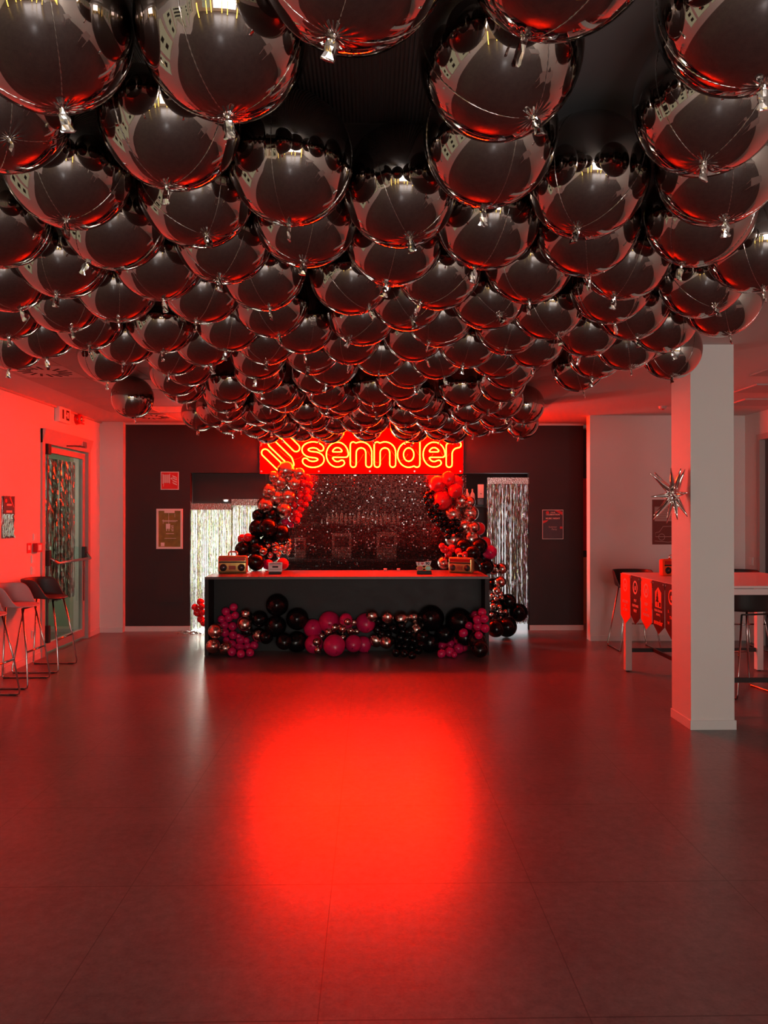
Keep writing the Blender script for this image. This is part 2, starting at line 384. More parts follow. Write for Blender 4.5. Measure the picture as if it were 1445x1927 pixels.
# swirl air diffusers
def diffuser(x, y, s, label):
    t = thing('air_diffuser', label, 'vent', (x, y, H - 0.010), 0, 'ceiling air diffusers')
    MB().box(-s, s, -s, s, -0.004, -0.0002).build('plate', M['ceiling'], t)
    for k in range(16):
        a = 2 * PI * k / 16
        mb = MB().box(s * 0.42, s * 0.86, -0.011, 0.011, -0.0065, -0.004)
        mb.xf(Matrix.Rotation(a, 4, 'Z') @ Matrix.Translation((0, 0.03, 0)))
        mb.build('slot', M['slot'], t)
diffuser(-2.87, 6.56, 0.26, 'round swirl air diffuser in the ceiling over the left wall stools')
diffuser(-2.80, 9.55, 0.24, 'round swirl air diffuser in the ceiling close above the dark wall')
t = thing('ceiling_sensor', 'small round detector on the ceiling left of the pillar', 'sensor', tuple(Vector((PX(1247, 8.6), 8.6, H))))
MB().cyl((0, 0, 0), (0, 0, -0.03), 0.05, 0.04).build('housing', M['frame'], t)
MB().cyl((0, 0, -0.03), (0, 0, -0.04), 0.02, 0.015).build('lens', M['red_plastic'], t)

# pillar
pY0, pY1 = 5.48, 5.83; pX0, pX1 = PX(1299.5, pY0), PX(1381, pY0)
pl = thing('pillar', 'square white plastered pillar with a skirting in front of the high table', 'pillar', ((pX0 + pX1) / 2, (pY0 + pY1) / 2, 0))
pl['kind'] = 'structure'
hx, hy = (pX1 - pX0) / 2, (pY1 - pY0) / 2
MB().box(-hx, hx, -hy, hy, 0, H).build('shaft', M['wall'], pl)
MB().box(-hx - 0.008, hx + 0.012, -hy - 0.01, hy + 0.01, 0, 0.07, 0.003).build('skirting', M['skirt'], pl)

# rear windows and left windows (behind the camera, seen only mirrored)
for i, (a, b_) in enumerate(((-2.6, -1.1), (-0.5, 0.9), (1.4, 2.8))):
    wn = MB().box(a, b_, -7.12, -7.1, 0.6, 2.5).build('window_%d' % (i + 1), M['sky_win']); wn['kind'] = 'structure'
    f = MB().box((a + b_) / 2 - 0.03, (a + b_) / 2 + 0.03, -7.1, -7.06, 0.6, 2.5).box(a, b_, -7.1, -7.06, 1.5, 1.56)
    f.build('window_frame', M['frame'], wn)
yy = [-4.6, -3.0, -1.3, 0.4, 2.1, 3.2]
for i in range(5):
    wn = MB().box(XL - 0.18, XL - 0.16, yy[i] + 0.12 * (i > 0), yy[i + 1] - 0.12 * (i < 4), 0.75, 2.45).build('window_%d' % (i + 4), M['sky_left']); wn['kind'] = 'structure'
    f = MB()
    for k in range(3):
        z = 1.0 + 0.5 * k; yc = (yy[i] + yy[i + 1]) / 2
        f.box(XL - 0.16, XL - 0.14, yc - 0.18, yc + 0.18, z, z + 0.26)
    f.build('window_frame', M['slot'], wn)

# right window/door with frame
d2 = thing('door_2', None, None, (XR, (RY0 + RY1) / 2, 0)); d2['kind'] = 'structure'
hy = (RY1 - RY0) / 2
MB().box(-0.02, 0.12, -hy, -hy + 0.07, 0, 2.6).box(-0.02, 0.12, hy - 0.07, hy, 0, 2.6).box(-0.02, 0.12, -hy + 0.07, hy - 0.07, 2.53, 2.6).build('door_frame', M['frame'], d2)
MB().box(0.05, 0.07, -hy + 0.07, hy - 0.07, 0.0, 2.53).build('door_glass', M['glass_dark'], d2)

# ------------------------------------------------------------------ glazed emergency door on the left wall
dr = thing('door_1', None, None, (XL, DY0, 0)); dr['kind'] = 'structure'
L = DY1 - DY0
MB().box(-0.1, 0.02, 0, 0.07, 0, DZ).box(-0.1, 0.02, L - 0.07, L, 0, DZ).build('door_frame', M['frame'], dr)
MB().poly([(-0.1, 0, 2.42), (0.02, 0, 2.42), (0.06, 0, 2.58), (-0.1, 0, 2.58)], (0, L, 0)).build('door_frame', M['frame'], dr)
lf = MB().box(-0.07, -0.02, 0.08, 0.16, 0.03, 2.40).box(-0.07, -0.02, L - 0.16, L - 0.08, 0.03, 2.40).box(-0.07, -0.02, 0.16, L - 0.16, 0.03, 0.13).box(-0.07, -0.02, 0.16, L - 0.16, 2.33, 2.40)
lf = lf.build('door_leaf', M['frame'], dr)
MB().box(-0.05, -0.044, 0.16, L - 0.16, 0.13, 2.33).build('door_glass', M['glass'], lf)
MB().box(-0.02, 0.03, 0.16, 0.22, 1.02, 1.20, 0.01).box(-0.02, 0.03, L - 0.2, L - 0.14, 1.02, 1.2, 0.01).build('bar_bracket', M['dark_metal'], lf)
MB().tube([(0.02, 0.19, 1.11), (0.09, 0.24, 1.05), (0.095, L - 0.2, 1.05), (0.03, L - 0.17, 1.12)], 0.016, 12).build('push_bar', M['steel'], lf, True)
MB().tube([(0.0, 0.17, 0.14), (0.0, 0.17, 1.02)], 0.014, 8).tube([(0.0, 0.17, 1.2), (0.0, 0.17, 2.3)], 0.008, 8).tube([(0, L - 0.17, 0.5), (0, L - 0.17, 1.02)], 0.006, 6).build('lock_rod', M['dark_metal'], lf)
MB().box(-0.02, 0.03, 0.13, 0.21, 2.30, 2.42, 0.008).box(-0.02, 0.03, 0.14, 0.2, 0.14, 0.34, 0.008).build('lock_case', M['dark_metal'], lf)
MB().box(-0.02, 0.05, L - 0.34, L - 0.2, 2.46, 2.55, 0.006).build('door_closer', M['steel'], dr)
MB().tube([(0.06, L - 0.3, 2.47), (0.10, L - 0.55, 2.46), (0.03, L - 0.78, 2.44)], 0.008, 8).build('closer_arm', M['dark_metal'], dr)
struct(MB().box(-5.3, -5.2, 7.6, 10.6, 0, 2.7).box(-5.2, XL - 0.2, 7.6, 7.7, 0, 2.7).box(-5.2, XL - 0.2, 10.5, 10.6, 0, 2.7), 'wall_corridor', M['corridor'])
struct(MB().box(-5.3, XL - 0.2, 7.6, 10.6, 2.7, 2.8), 'ceiling_corridor', M['ceiling'])
struct(MB().box(-5.2, -5.185, 7.7, 10.5, 0, 0.1), 'baseboard_corridor', M['skirt'])

# ------------------------------------------------------------------ tinsel curtains
def tinsel(name, mtl, label, x0, x1, y, z0, z1, n, axis='x', wd=0.007, layers=2, top=True, group=None, seed=1, drop=0.12):
    rr = random.Random(seed); t = thing(name, label, 'curtain', (0, 0, 0), 0, group)
    mb = MB(); b = mb.b
    for i in range(n):
        u = x0 + (x1 - x0) * (i + rr.uniform(-.4, .4)) / n; off = rr.choice(range(layers)) * 0.015
        zb = z0 + rr.uniform(0, drop) * rr.random(); ph = rr.uniform(0, PI); tw = rr.uniform(-2.5, 2.5); pv = None; du = rr.uniform(-.012, .012)
        K = 36
        for k in range(K + 1):
            f = k / K; z = z1 - (z1 - zb) * f; a = ph + tw * f + rr.uniform(-.8, .8); a = 1.1 * math.sin(a)
            c, s_ = math.cos(a) * wd / 2, math.sin(a) * wd / 2; uu = u + du * f + rr.uniform(-.001, .001)
            if axis == 'x': v = [b.verts.new((uu - c, y + off - s_, z)), b.verts.new((uu + c, y + off + s_, z))]
            else: v = [b.verts.new((y + off - s_, uu - c, z)), b.verts.new((y + off + s_, uu + c, z))]
            if pv: b.faces.new((pv[0], pv[1], v[1], v[0]))
            pv = v
    o = link('strands', mb.mesh('strands', mtl), t); o['kind'] = 'stuff'
    if top:
        hb = MB()
        if axis == 'x': hb.box(x0, x1, y - 0.003, y + 0.02, z1 - 0.01, z1 + 0.078)
        else: hb.box(y - 0.003, y + 0.02, x0, x1, z1 - 0.01, z1 + 0.045)
        hb.build('header_band', M['band'], t)
    return t
yc = YD + 0.03
tinsel('tinsel_curtain', M['tinsel'], 'iridescent tinsel curtain backlit by daylight at the left edge of the opening', PX(359, yc), PX(438, yc), yc, 0.02, PZ(958, yc), 135, wd=0.0085, group='iridescent tinsel curtains', seed=2)
tinsel('tinsel_curtain', M['tinsel'], 'iridescent tinsel curtain hung slightly higher behind the left balloon garland', PX(436, yc), PX(525, yc), yc - 0.02, 0.5, PZ(950, yc), 150, wd=0.0085, group='iridescent tinsel curtains', seed=3)
tinsel('tinsel_curtain', M['tinsel'], 'silver iridescent tinsel curtain in the doorway right of the bar', PX(917, yc), PX(995, yc), yc, 0.08, PZ(909, yc), 220, wd=0.0095, group='iridescent tinsel curtains', seed=4)
tinsel('tinsel_curtain', M['tinsel_dark'], 'silver tinsel curtain behind the glass of the emergency door', DY0 + 0.18, DY1 - 0.16, XL - 0.12, 0.56, 2.28, 62, axis='y', wd=0.026, top=False, seed=5, drop=0.03)
# loose strands on the floor
fs = MB(); rr = random.Random(9)
for k in range(26):
    x = rr.uniform(PX(338, 10.1), PX(383, 10.1)); y = rr.uniform(10.0, 10.25); a = rr.uniform(0, PI); l = rr.uniform(.05, .12)
    fs.tube([(x - l * math.cos(a), y - .3 * l * math.sin(a), 0.004), (x, y, 0.014), (x + l * math.cos(a), y + .3 * l * math.sin(a), 0.004)], 0.004, 4)
o = fs.build('tinsel_scraps', M['silver']); tag(o, 'loose tinsel strands lying on the floor at the foot of the left curtain', 'tinsel', kind='stuff')

# ------------------------------------------------------------------ kitchen behind the opening
wk = MB().box(-2.9, -1.72, 12.55, 12.58, 0.35, 1.74).build('window_9', M['kit_win']); wk['kind'] = 'structure'
wk2 = MB().box(2.03, 2.72, 12.55, 12.58, 0.03, 2.12).build('window_10', M['curtain_glow']); wk2['kind'] = 'structure'  # added glowing panel, sized to brighten the right tinsel curtain from behind
tag(MB().box(OX0, PX(500, YD + .15), YD + 0.13, YD + 0.5, PZ(949, YD + .15), OZ + 0.1).build('wall_cabinet', M['black']), 'black wall cabinet filling the opening above the left tinsel curtain', 'cabinet')
t = thing('under_cabinet_light', 'small glowing white lamp under the black wall cabinet at left', 'light', tuple(P(425, 942, YD + 0.115)))
MB().sphere((0, 0, 0), 0.022, 12, 8, (1.3, 0.5, 0.55)).build('bulb', M['led'], t, True)
MB().box(-0.04, 0.04, 0.0, 0.012, -0.005, 0.02).build('housing', M['steel'], t)
# shelf and back counter
kc = thing('kitchen_counter', 'dark kitchen back counter seen dimly through the sequin wall', 'counter', (0.1, 12.2, 0))
MB().box(-1.4, 1.3, -0.3, 0.35, 0, 0.86).build('carcass', M['black_lam'], kc)
MB().box(-1.45, 1.35, -0.33, 0.38, 0.86, 0.9).build('worktop', M['black_top'], kc)
ks = thing('kitchen_shelf', 'dark shelf on the kitchen wall behind the sequin wall', 'shelf', (0.0, 12.3, PZ(986, 12.2)))
MB().box(-1.5, 1.9, -0.2, 0.3, -0.03, 0).build('board', M['dark_metal'], ks)
MB().box(-1.4, -1.36, -0.1, 0.3, -0.15, -0.03).box(1.7, 1.74, -0.1, 0.3, -0.15, -0.03).build('bracket', M['dark_metal'], ks)
rr = random.Random(4)
def jar_mesh():
    mb = MB(); prof = [(0, .0), (.035, .0), (.04, .01), (.04, .12), (.03, .15), (.012, .17), (.012, .21), (.0, .21)]
    for i in range(len(prof) - 1): pass
    n = 12; rings = []
    for r_, z in prof[1:-1]: rings.append([mb.b.verts.new((r_ * math.cos(2 * PI * k / n), r_ * math.sin(2 * PI * k / n), z)) for k in range(n)])
    for A, B in zip(rings, rings[1:]):
        for k in range(n): mb.b.faces.new((A[k], A[(k + 1) % n], B[(k + 1) % n], B[k]))
    mb.b.faces.new(rings[0][::-1]); mb.b.faces.new(rings[-1])
    return mb.mesh('bottle', M['pale_print'], True)
JM = jar_mesh()
zsh = PZ(986, 12.2)
for k in range(17):
    px = 618 + k * 8.2
    o = link('bottle', JM, None, (PX(px, 12.2), 12.2 + rr.uniform(-.04, .06), zsh)); s_ = rr.uniform(.75, 1.15); o.scale = (0.8, 0.8, s_)
    tag(o, 'bottle %s from left in the row on the kitchen shelf behind the sequins' % ['first','second','third','fourth','fifth','sixth','seventh','eighth','ninth','tenth','eleventh','twelfth','thirteenth','fourteenth','fifteenth','sixteenth','seventeenth'][k], 'bottle', 'bottles on the kitchen shelf')
for (a, b_, c, d, lab) in ((625, 662, 1003, 1058, 'pale square kitchen machine behind the middle of the sequin wall'), (708, 746, 1001, 1060, 'tall pale kitchen machine right of the other behind the sequin wall'), (556, 576, 1012, 1040, 'small pale box on the kitchen counter behind the left garland')):
    x0, x1, z0, z1 = PX(a, 12.2), PX(b_, 12.2), 0.9, PZ(c, 12.2)
    t = thing('kitchen_machine', lab, 'appliance', ((x0 + x1) / 2, 12.2, 0.9)); hw = (x1 - x0) / 2; hh = z1 - z0
    MB().box(-hw, hw, -.12, .15, 0, hh, 0.015).build('body', M['rust_pale'], t)
    MB().box(-hw * .7, hw * .7, -.13, -.12, hh * .45, hh * .85).build('front_panel', M['black'], t)
struct(MB().box(-1.5, 2.0, YD + 0.13, YD + 0.15, OZ + 0.01, OZ + 0.03), 'added_kitchen_glow', M['added_red_glow'])  # added red glow strip behind the header, lights the shelf objects red
# bottles + notice right of the sequin wall
rb = thing('bottle_shelf', 'dark shelf with bottles between the right garland and the doorway', 'shelf', (PX(895, 10.7), 10.75, 0))
MB().box(-0.22, 0.16, -0.12, 0.15, PZ(950, 10.7) - .03, PZ(950, 10.7)).build('board', M['dark_metal'], rb)
MB().box(-0.22, 0.16, -0.10, 0.15, 0, PZ(952, 10.7) - .03).build('cabinet', M['black_lam'], rb)
for px, lab in ((879, 'dark red bottle on the shelf beside the right garland'), (889, 'black bottle on the shelf between the red bottle and the pink notice')):
    o = link('bottle', JM, None, (PX(px, 10.7), 10.7, PZ(950, 10.7))); o.scale = (0.9, 0.9, 1.1); tag(o, lab, 'bottle')
t = thing('notice_paper', 'pale pink notice hung above the dark box right of the bottles', 'notice', (PX(904.5, 10.6), 10.6, PZ(937, 10.6)))
MB().box(-.043, .043, -.004, .004, 0, .195).build('sheet', M['white'], t)
MB().box(-.006, .012, -.006, -.004, .055, .066).build('mark', M['slot'], t)
t = thing('dispenser', 'small dark dispenser box under the pale notice', 'dispenser', (PX(904.5, 10.6), 10.6, PZ(950, 10.6)))
MB().box(-.045, .045, -.004, .06, 0, .09, .004).build('body', M['purple'], t)
MB().cyl((0, -.004, .06), (0, -.008, .06), .008).build('button', M['black'], t)
# far strip between dark wall and right wall end
t = thing('tall_cabinet', 'tall cabinet, red above and pale wood below, in the gap right of dark wall', 'cabinet', (2.98, 10.9, 0))
MB().box(-.2, .45, 0, .6, 0, 0.98).build('lower_door', M['wood'], t)
MB().box(-.2, .45, 0.02, .6, 0.98, 1.08).build('niche', M['black'], t)
MB().box(-.2, .45, 0, .6, 1.08, 2.15).build('upper_door', M['red_plastic'], t)
MB().box(-.2, .45, 0, .6, 2.15, H - 0.01).build('top_panel', M['black'], t)

# ------------------------------------------------------------------ sequin wall
YS = 10.2
sw = thing('sequin_wall', 'wall of small black square sequins glittering under the neon sign', 'backdrop', (0, YS, 0))
sx0, sx1, sz1, sz0 = PX(540, YS), PX(877, YS), PZ(893, YS), 0.62
wd = MB()
px_ = 0.0205
for k in range(9):
    x = sx0 + (sx1 - sx0) * k / 8; wd.box(x - .0015, x + .0015, .004, .007, sz0, sz1)
z = sz1
while z > sz0:
    wd.box(sx0, sx1, .004, .006, z - .001, z); z -= px_
wd.build('mesh_frame', M['black'], sw)
mb = MB(); rr = random.Random(12); x = sx0 + .01
while x < sx1:
    z = sz1 - .004
    while z > sz0 + .02:
        h = .0165; a = rr.gauss(-0.16, .035); bb = rr.gauss(0, .035)
        if rr.random() < .035: a += rr.uniform(-.5, .5); bb += rr.uniform(-.5, .5)
        hw = .0078
        vs = [mb.b.verts.new((x + ux * hw * math.cos(bb), ux * hw * math.sin(bb) - uz * h * math.sin(a), z - uz * h * math.cos(a))) for ux, uz in ((-1, 0), (1, 0), (1, 1), (-1, 1))]
        mb.b.faces.new(vs); z -= px_
    x += .0195
o = link('sequins', mb.mesh('sequins', M['sequin']), sw); o['kind'] = 'stuff'

# ------------------------------------------------------------------ neon sign
def contours(F, x0, y0, st):
    ny, nx_ = F.shape; seg = {}
    def ip(a, b, va, vb):
        t = va / (va - vb); return (a[0] + (b[0] - a[0]) * t, a[1] + (b[1] - a[1]) * t)
    segs = []
    for j in range(ny - 1):
        for i in range(nx_ - 1):
            c = [(i, j), (i + 1, j), (i + 1, j + 1), (i, j + 1)]; v = [F[q[1], q[0]] for q in c]; pts = []
            for k in range(4):
                a, b = v[k], v[(k + 1) % 4]
                if (a > 0) != (b > 0):
                    key = tuple(sorted((c[k], c[(k + 1) % 4]))); pts.append((key, ip(c[k], c[(k + 1) % 4], a, b)))
            if len(pts) == 2: segs.append(pts)
            elif len(pts) == 4: segs.append(pts[:2]); segs.append(pts[2:])
    adj = {}; pos = {}
    for (ka, pa), (kb, pb) in segs:
        adj.setdefault(ka, []).append(kb); adj.setdefault(kb, []).append(ka); pos[ka] = pa; pos[kb] = pb
    out = []; seen = set()
    for k0 in adj:
        if k0 in seen: continue
        loop = [k0]; seen.add(k0); cur = k0
        while True:
            nxt = [q for q in adj[cur] if q not in seen]
            if not nxt: break
            cur = nxt[0]; seen.add(cur); loop.append(cur)
        if len(loop) > 8: out.append([(x0 + pos[q][0] * st, y0 + pos[q][1] * st) for q in loop])
    return out
def sdf_contours(strokes, rad, st=1.0):
    pts = [p for s in strokes for p in s]
    x0 = min(p[0] for p in pts) - rad - 3; x1 = max(p[0] for p in pts) + rad + 3; y0 = min(p[1] for p in pts) - rad - 3; y1 = max(p[1] for p in pts) + rad + 3
    X, Y = np.meshgrid(np.arange(x0, x1, st), np.arange(y0, y1, st)); D = np.full(X.shape, 1e9)
    for s in strokes:
        for a, b in zip(s, s[1:]):
            dx, dy = b[0] - a[0], b[1] - a[1]; l2 = dx * dx + dy * dy + 1e-9
            t = np.clip(((X - a[0]) * dx + (Y - a[1]) * dy) / l2, 0, 1)
            D = np.minimum(D, np.hypot(X - a[0] - t * dx, Y - a[1] - t * dy))
    return contours(rad + 1e-7 - D, x0, y0, st)
def arc(cx, cy, rx, ry, a0, a1, n=18):
    return [(cx + rx * math.cos(R(a0 + (a1 - a0) * i / n)), cy - ry * math.sin(R(a0 + (a1 - a0) * i / n))) for i in range(n + 1)]
# skeletons in sign pixels (the photo frame), stroke half-width w
HW = 5.6; T_, B_ = 831.5 + HW, 879.5 - HW; Cy = (T_ + B_) / 2; RY = (B_ - T_) / 2
def let_s(a, b):
    cx = (a + b) / 2; rx = (b - a) / 2 - HW; q = RY / 2
    return [arc(cx, T_ + q, rx, q, 18, 90) + arc(cx, T_ + q, rx, q, 90, 262)[1:] + arc(cx, B_ - q, rx, q, 82, -90)[1:] + arc(cx, B_ - q, rx, q, -90, -162)[1:]]
def let_e(a, b):
    cx = (a + b) / 2; rx = (b - a) / 2 - HW
    return [[(cx - rx, Cy), (cx + rx, Cy)], arc(cx, Cy, rx, RY, 0, 303, 36)]
def let_n(a, b):
    cx = (a + b) / 2; rx = (b - a) / 2 - HW
    return [[(cx - rx, T_), (cx - rx, B_)], arc(cx, T_ + rx, rx, rx, 180, 0) + [(cx + rx, B_)]]
def let_d(a, b):
    cx = (a + b) / 2; rx = (b - a) / 2 - HW
    return [arc(cx, Cy, rx, RY, 0, 360, 36), [(cx + rx, 803), (cx + rx, B_)]]
def let_r(a, b):
    x = a + HW
    return [[(x, T_ + 2), (x, B_)], arc(x + 17, T_ + 17, 17, 17, 180, 90) + [(b - HW, T_)]]
emblem = [[(557, 843), (532, 818)] + [(524, 813), (514, 815), (508, 823), (512, 835)] + [(543, 865), (546, 874), (540, 882), (529, 881)] + [(499, 852)]]
YN = 10.14
ns = thing('neon_sign', 'glowing red neon sign reading sennder over the bar backdrop', 'sign', (0, 0, 0))
bx0, bx1 = PX(488, YN), PX(872, YN); bz0 = PZ(891, YN)
MB().box(bx0, bx1, YN + 0.05, YN + 0.065, bz0, 2.80).build('backing_plate', M['acrylic'], ns)
def neon(name, strokes, label=None, hw=HW):
    mb = MB()
    for lp in sdf_contours(strokes, hw, 0.9):
        lp = lp[::2]
        for _ in range(2):
            n = len(lp); lp = [((lp[i - 1][0] + 2 * lp[i][0] + lp[(i + 1) % n][0]) / 4, (lp[i - 1][1] + 2 * lp[i][1] + lp[(i + 1) % n][1]) / 4) for i in range(n)]
        pts = [P(x, y, YN) for x, y in lp]
        mb.tube(pts, 0.0072, 6, True)
    o = mb.build(name, M['neon'], ns, True)
    if label: o['label'] = label
neon('emblem_tube', emblem, 'glowing s-shaped emblem outline', 7.1)
for fn, a, b_, ch in ((let_s, 568, 610, 's'), (let_e, 613.5, 656, 'e'), (let_n, 659, 699.5, 'n'), (let_n, 704, 744.5, 'n'), (let_d, 748, 790, 'd'), (let_e, 795.5, 838, 'e'), (let_r, 839.5, 867, 'r')):
    neon('letter_tube', fn(a, b_), 'glowing outline of the letter ' + ch, 5.1 if ch == 'e' else HW)
for a, b_ in ((492, 887), (600, 887), (696, 887), (780, 887), (866, 887)):
    p = P(a, b_, YN + 0.045); MB().cyl(p, p + Vector((0, -.012, 0)), .012, n=12).build('screw', M['steel'], ns)
wr = MB()
for a, b_, s_ in ((525, 574, 14), (606, 640, 8), (650, 684, 22), (690, 726, 20), (735, 768, 16), (782, 815, 18), (827, 845, 10)):
    wr.tube([P(a + (b_ - a) * k / 12, 850 + s_ * math.sin(PI * k / 12) - 4 * math.cos(PI * k / 12), YN + 0.03) for k in range(13)], .0022, 5)
wr.build('cable', M['wire'], ns, True)

# ------------------------------------------------------------------ bar counter
CY0 = 8.46; cx0, cx1 = PX(385, CY0), PX(920, CY0); CH = 0.90
bc = thing('bar_counter', 'long black bar counter with a balloon garland along its front', 'counter', ((cx0 + cx1) / 2, CY0, 0))
hw = (cx1 - cx0) / 2
MB().box(-hw, hw, 0, 1.0, CH - 0.03, CH, 0.002).build('countertop', M['black_top'], bc)
MB().box(-hw, -hw + 0.045, 0.003, 1.0, 0, CH - 0.03).build('side_panel', M['black_lam'], bc)
MB().box(hw - 0.045, hw, 0.003, 1.0, 0, CH - 0.03).build('side_panel', M['black_lam'], bc)
MB().box(-hw + 0.045, hw - 0.045, 0.30, 0.34, 0, CH - 0.03).build('front_panel', M['black_lam'], bc)

# ------------------------------------------------------------------ foil ceiling balloons
FR = 0.19
def foil_mesh():
    mb = MB(); q = bmesh.ops.create_uvsphere(mb.b, u_segments=96, v_segments=56, radius=FR); rr = random.Random(3)
    for v in mb.b.verts:
        lon = math.atan2(v.co.y, v.co.x); lat = math.asin(max(-1, min(1, v.co.z / FR)))
        d = abs(((lon + PI / 4) % (PI / 2)) - PI / 4) * math.cos(lat)
        k = 1 - 0.012 * math.exp(-(d / 0.05) ** 2) * math.cos(lat)
        k += 0.0035 * math.exp(-(d / 0.10) ** 2) * math.sin(lat * 46 + 3 * math.sin(lat * 7)) * math.cos(lat)
        pole = max(0, abs(lat) - 1.25) / 0.32
        k += 0.006 * pole * math.sin(lon * 16)
        v.co *= k
    return mb.mesh('balloon_body', M['foil'], True)
def seam_mesh():
    mb = MB(); rr = random.Random(5)
    for a in (0, PI / 2):
        pts = []; rs_ = []
        for k in range(180):
            t = 2 * PI * k / 180; w_ = FR * (0.993 + 0.004 * rr.random())
            pts.append((math.cos(a) * math.cos(t) * w_, math.sin(a) * math.cos(t) * w_, math.sin(t) * w_)); rs_.append(0.0006 + 0.0011 * (k % 2))
        mb.tube(pts, 0.001, 5, True, rs_)
    return mb.mesh('seam', M['seam'], True)
def tail_mesh(seed):
    mb = MB(); rr = random.Random(seed); n = 10; rings = []
    prof = [(0.0, .007, .007), (.008, .006, .006), (.014, .011, .006), (.026, .013, .005), (.038, .011, .006), (.048, .015, .004), (.052, .012, .003)]
    bend = rr.uniform(-.2, .2)
    for z, a, b_ in prof:
        rings.append([mb.b.verts.new((a * math.cos(2 * PI * k / n) * (1 + rr.uniform(-.25, .25)) + bend * z * z * 8, b_ * math.sin(2 * PI * k / n) * (1 + rr.uniform(-.3, .3)), -FR * 0.985 - z)) for k in range(n)])
    for A, B in zip(rings, rings[1:]):
        for k in range(n): mb.b.faces.new((A[k], A[(k + 1) % n], B[(k + 1) % n], B[k]))
    mb.b.faces.new(rings[0][::-1]); mb.b.faces.new(rings[-1])
    return mb.mesh('tail', M['silver'], False)
FM, SM, TM = foil_mesh(), seam_mesh(), [tail_mesh(s) for s in range(4)]
# (left edge, right edge, bottom) in photo pixels, None where not visible
ANN = [(None, 245, 229), (268, 580, 221), (500, 820, 105), (None, 174, 342), (193, 448, 357), (437, 668, 428), (42, 258, 442),
 (885, 1192, 88), (812, 1088, 256), (811, 1040, 375), (1003, 1217, 453), (1226, None, 186), (1197, None, 324), (1231, 1445, 417), (1218, 1414, 487), (1318, None, 546),
 (1242, 1385, 590), (1288, 1427, 628), (1205, 1324, 710), (1065, 1181, 709), (1040, 1138, 733), (1180, 1298, 656), (1129, 1247, 631), (1091, 1228, 603), (1067, 1231, 562), (1014, 1191, 518),
 (830, 1025, 497), (898, 1048, 567), (976, 1094, 630), (843, 977, 618), (1051, 1160, 668), (905, 1011, 664), (956, 1049, 689), (918, 1000, 730), (885, 975, 705), (953, 1022, 796), (950, 1016, 824), (905, 957, 804),
 (480, 656, 504), (652, 851, 470), (650, 820, 537), (573, 713, 591), (742, 884, 576), (420, 562, 587), (699, 832, 620), (757, 862, 648), (606, 722, 646), (505, 614, 657), (375, 497, 646), (443, 535, 676), (597, 683, 677), (728, 828, 675), (665, 751, 700), (829, 924, 691), (526, 614, 699), (440, 533, 711), (785, 866, 709), (553, 637, 740), (583, 668, 724), (730, 806, 727),
 (660, 738, 782), (498, 573, 774), (385, 462, 776), (741, 815, 772), (766, 832, 787), (843, 917, 797), (598, 670, 785), (545, 607, 797),
 (None, 128, 516), (155, 327, 508), (283, 451, 471), (67, 230, 567), (346, 508, 534), (176, 302, 603), (252, 392, 573), (-32, 105, 591), (81, 201, 628), (355, 477, 616), (-22, 100, 640), (133, 250, 656), (384, 500, 646), (264, 382, 662), (43, 147, 671), (186, 293, 684), (-30, 73, 696), (342, 436, 686), (272, 363, 706), (300, 390, 722), (300, 388, 758), (209, 288, 786), (344, 407, 810), (402, 458, 816), (450, 512, 800), (480, 540, 812), (905, 965, 812), (870, 925, 820)]
def solveY(by, dz=H - FR - 1.6 - 0.003):
    e = math.atan(-(ray(722, by).z) / -ray(722, by).y)
    lo, hi = 0.8, 12.0
    for _ in range(50):
        m = (lo + hi) / 2
        if math.atan2(dz, m) - math.asin(FR / math.hypot(dz, m)) > e: lo = m
        else: hi = m
    return (lo + hi) / 2
foils = []
def edge_ang(px): r = ray(px, 600); r0 = ray(px, 970); return math.atan2(r0.x, r0.y)
for xl, xr, by in ANN:
    Y = solveY(by)
    if xl is not None and xr is not None:
        ang = (edge_ang(xl) + edge_ang(xr)) / 2; X = Y * math.tan(ang)
    elif xr is not None:
        a = edge_ang(xr); X = Y * math.tan(a)
        for _ in range(8): X = Y * math.tan(a - math.asin(FR / math.hypot(X, Y)))
    else:
        a = edge_ang(xl); X = Y * math.tan(a)
        for _ in range(8): X = Y * math.tan(a + math.asin(FR / math.hypot(X, Y)))
    foils.append([X, Y, 1])
# fill the far part of the cluster
rr = random.Random(21); tries = 0
def lim(Y):
    l = np.interp(Y, [3.0, 4.4, 4.9, 5.5, 6.0, 6.8, 7.4, 9], [-1.5, -2.3, -1.8, -1.4, -1.5, -1.5, -2.0, -1.45]); r = np.interp(Y, [3.0, 3.6, 4.6, 5.1, 5.5, 6.6, 7.2, 9], [1.3, 1.7, 1.6, 1.4, 1.1, 1.3, 1.7, 1.4]); return l, r
gap = lambda px, by: False
cands = []
for j in range(60):
    for i in range(-30, 30):
        x = i * 0.385 + (j % 2) * 0.19; y = 3.3 + j * 0.333; cands.append((x + rr.uniform(-.05, .05), y + rr.uniform(-.04, .04)))
for _ in range(1500): cands.append((rr.uniform(-2.3, 2.1), rr.uniform(3.3, 8.95)))
for x, y in cands:
    if y > 8.95 or y < 3.3: continue
    l, r_ = lim(y)
    if not (l + .1 < x < r_ - .1): continue
    if all((x - a) ** 2 + (y - b_) ** 2 > 0.365 ** 2 for a, b_, _ in foils): foils.append([x, y, 0])
ZC = H - FR - 0.016
for f in foils: f.append(ZC - (0 if f[2] else rr.uniform(0, .03)))
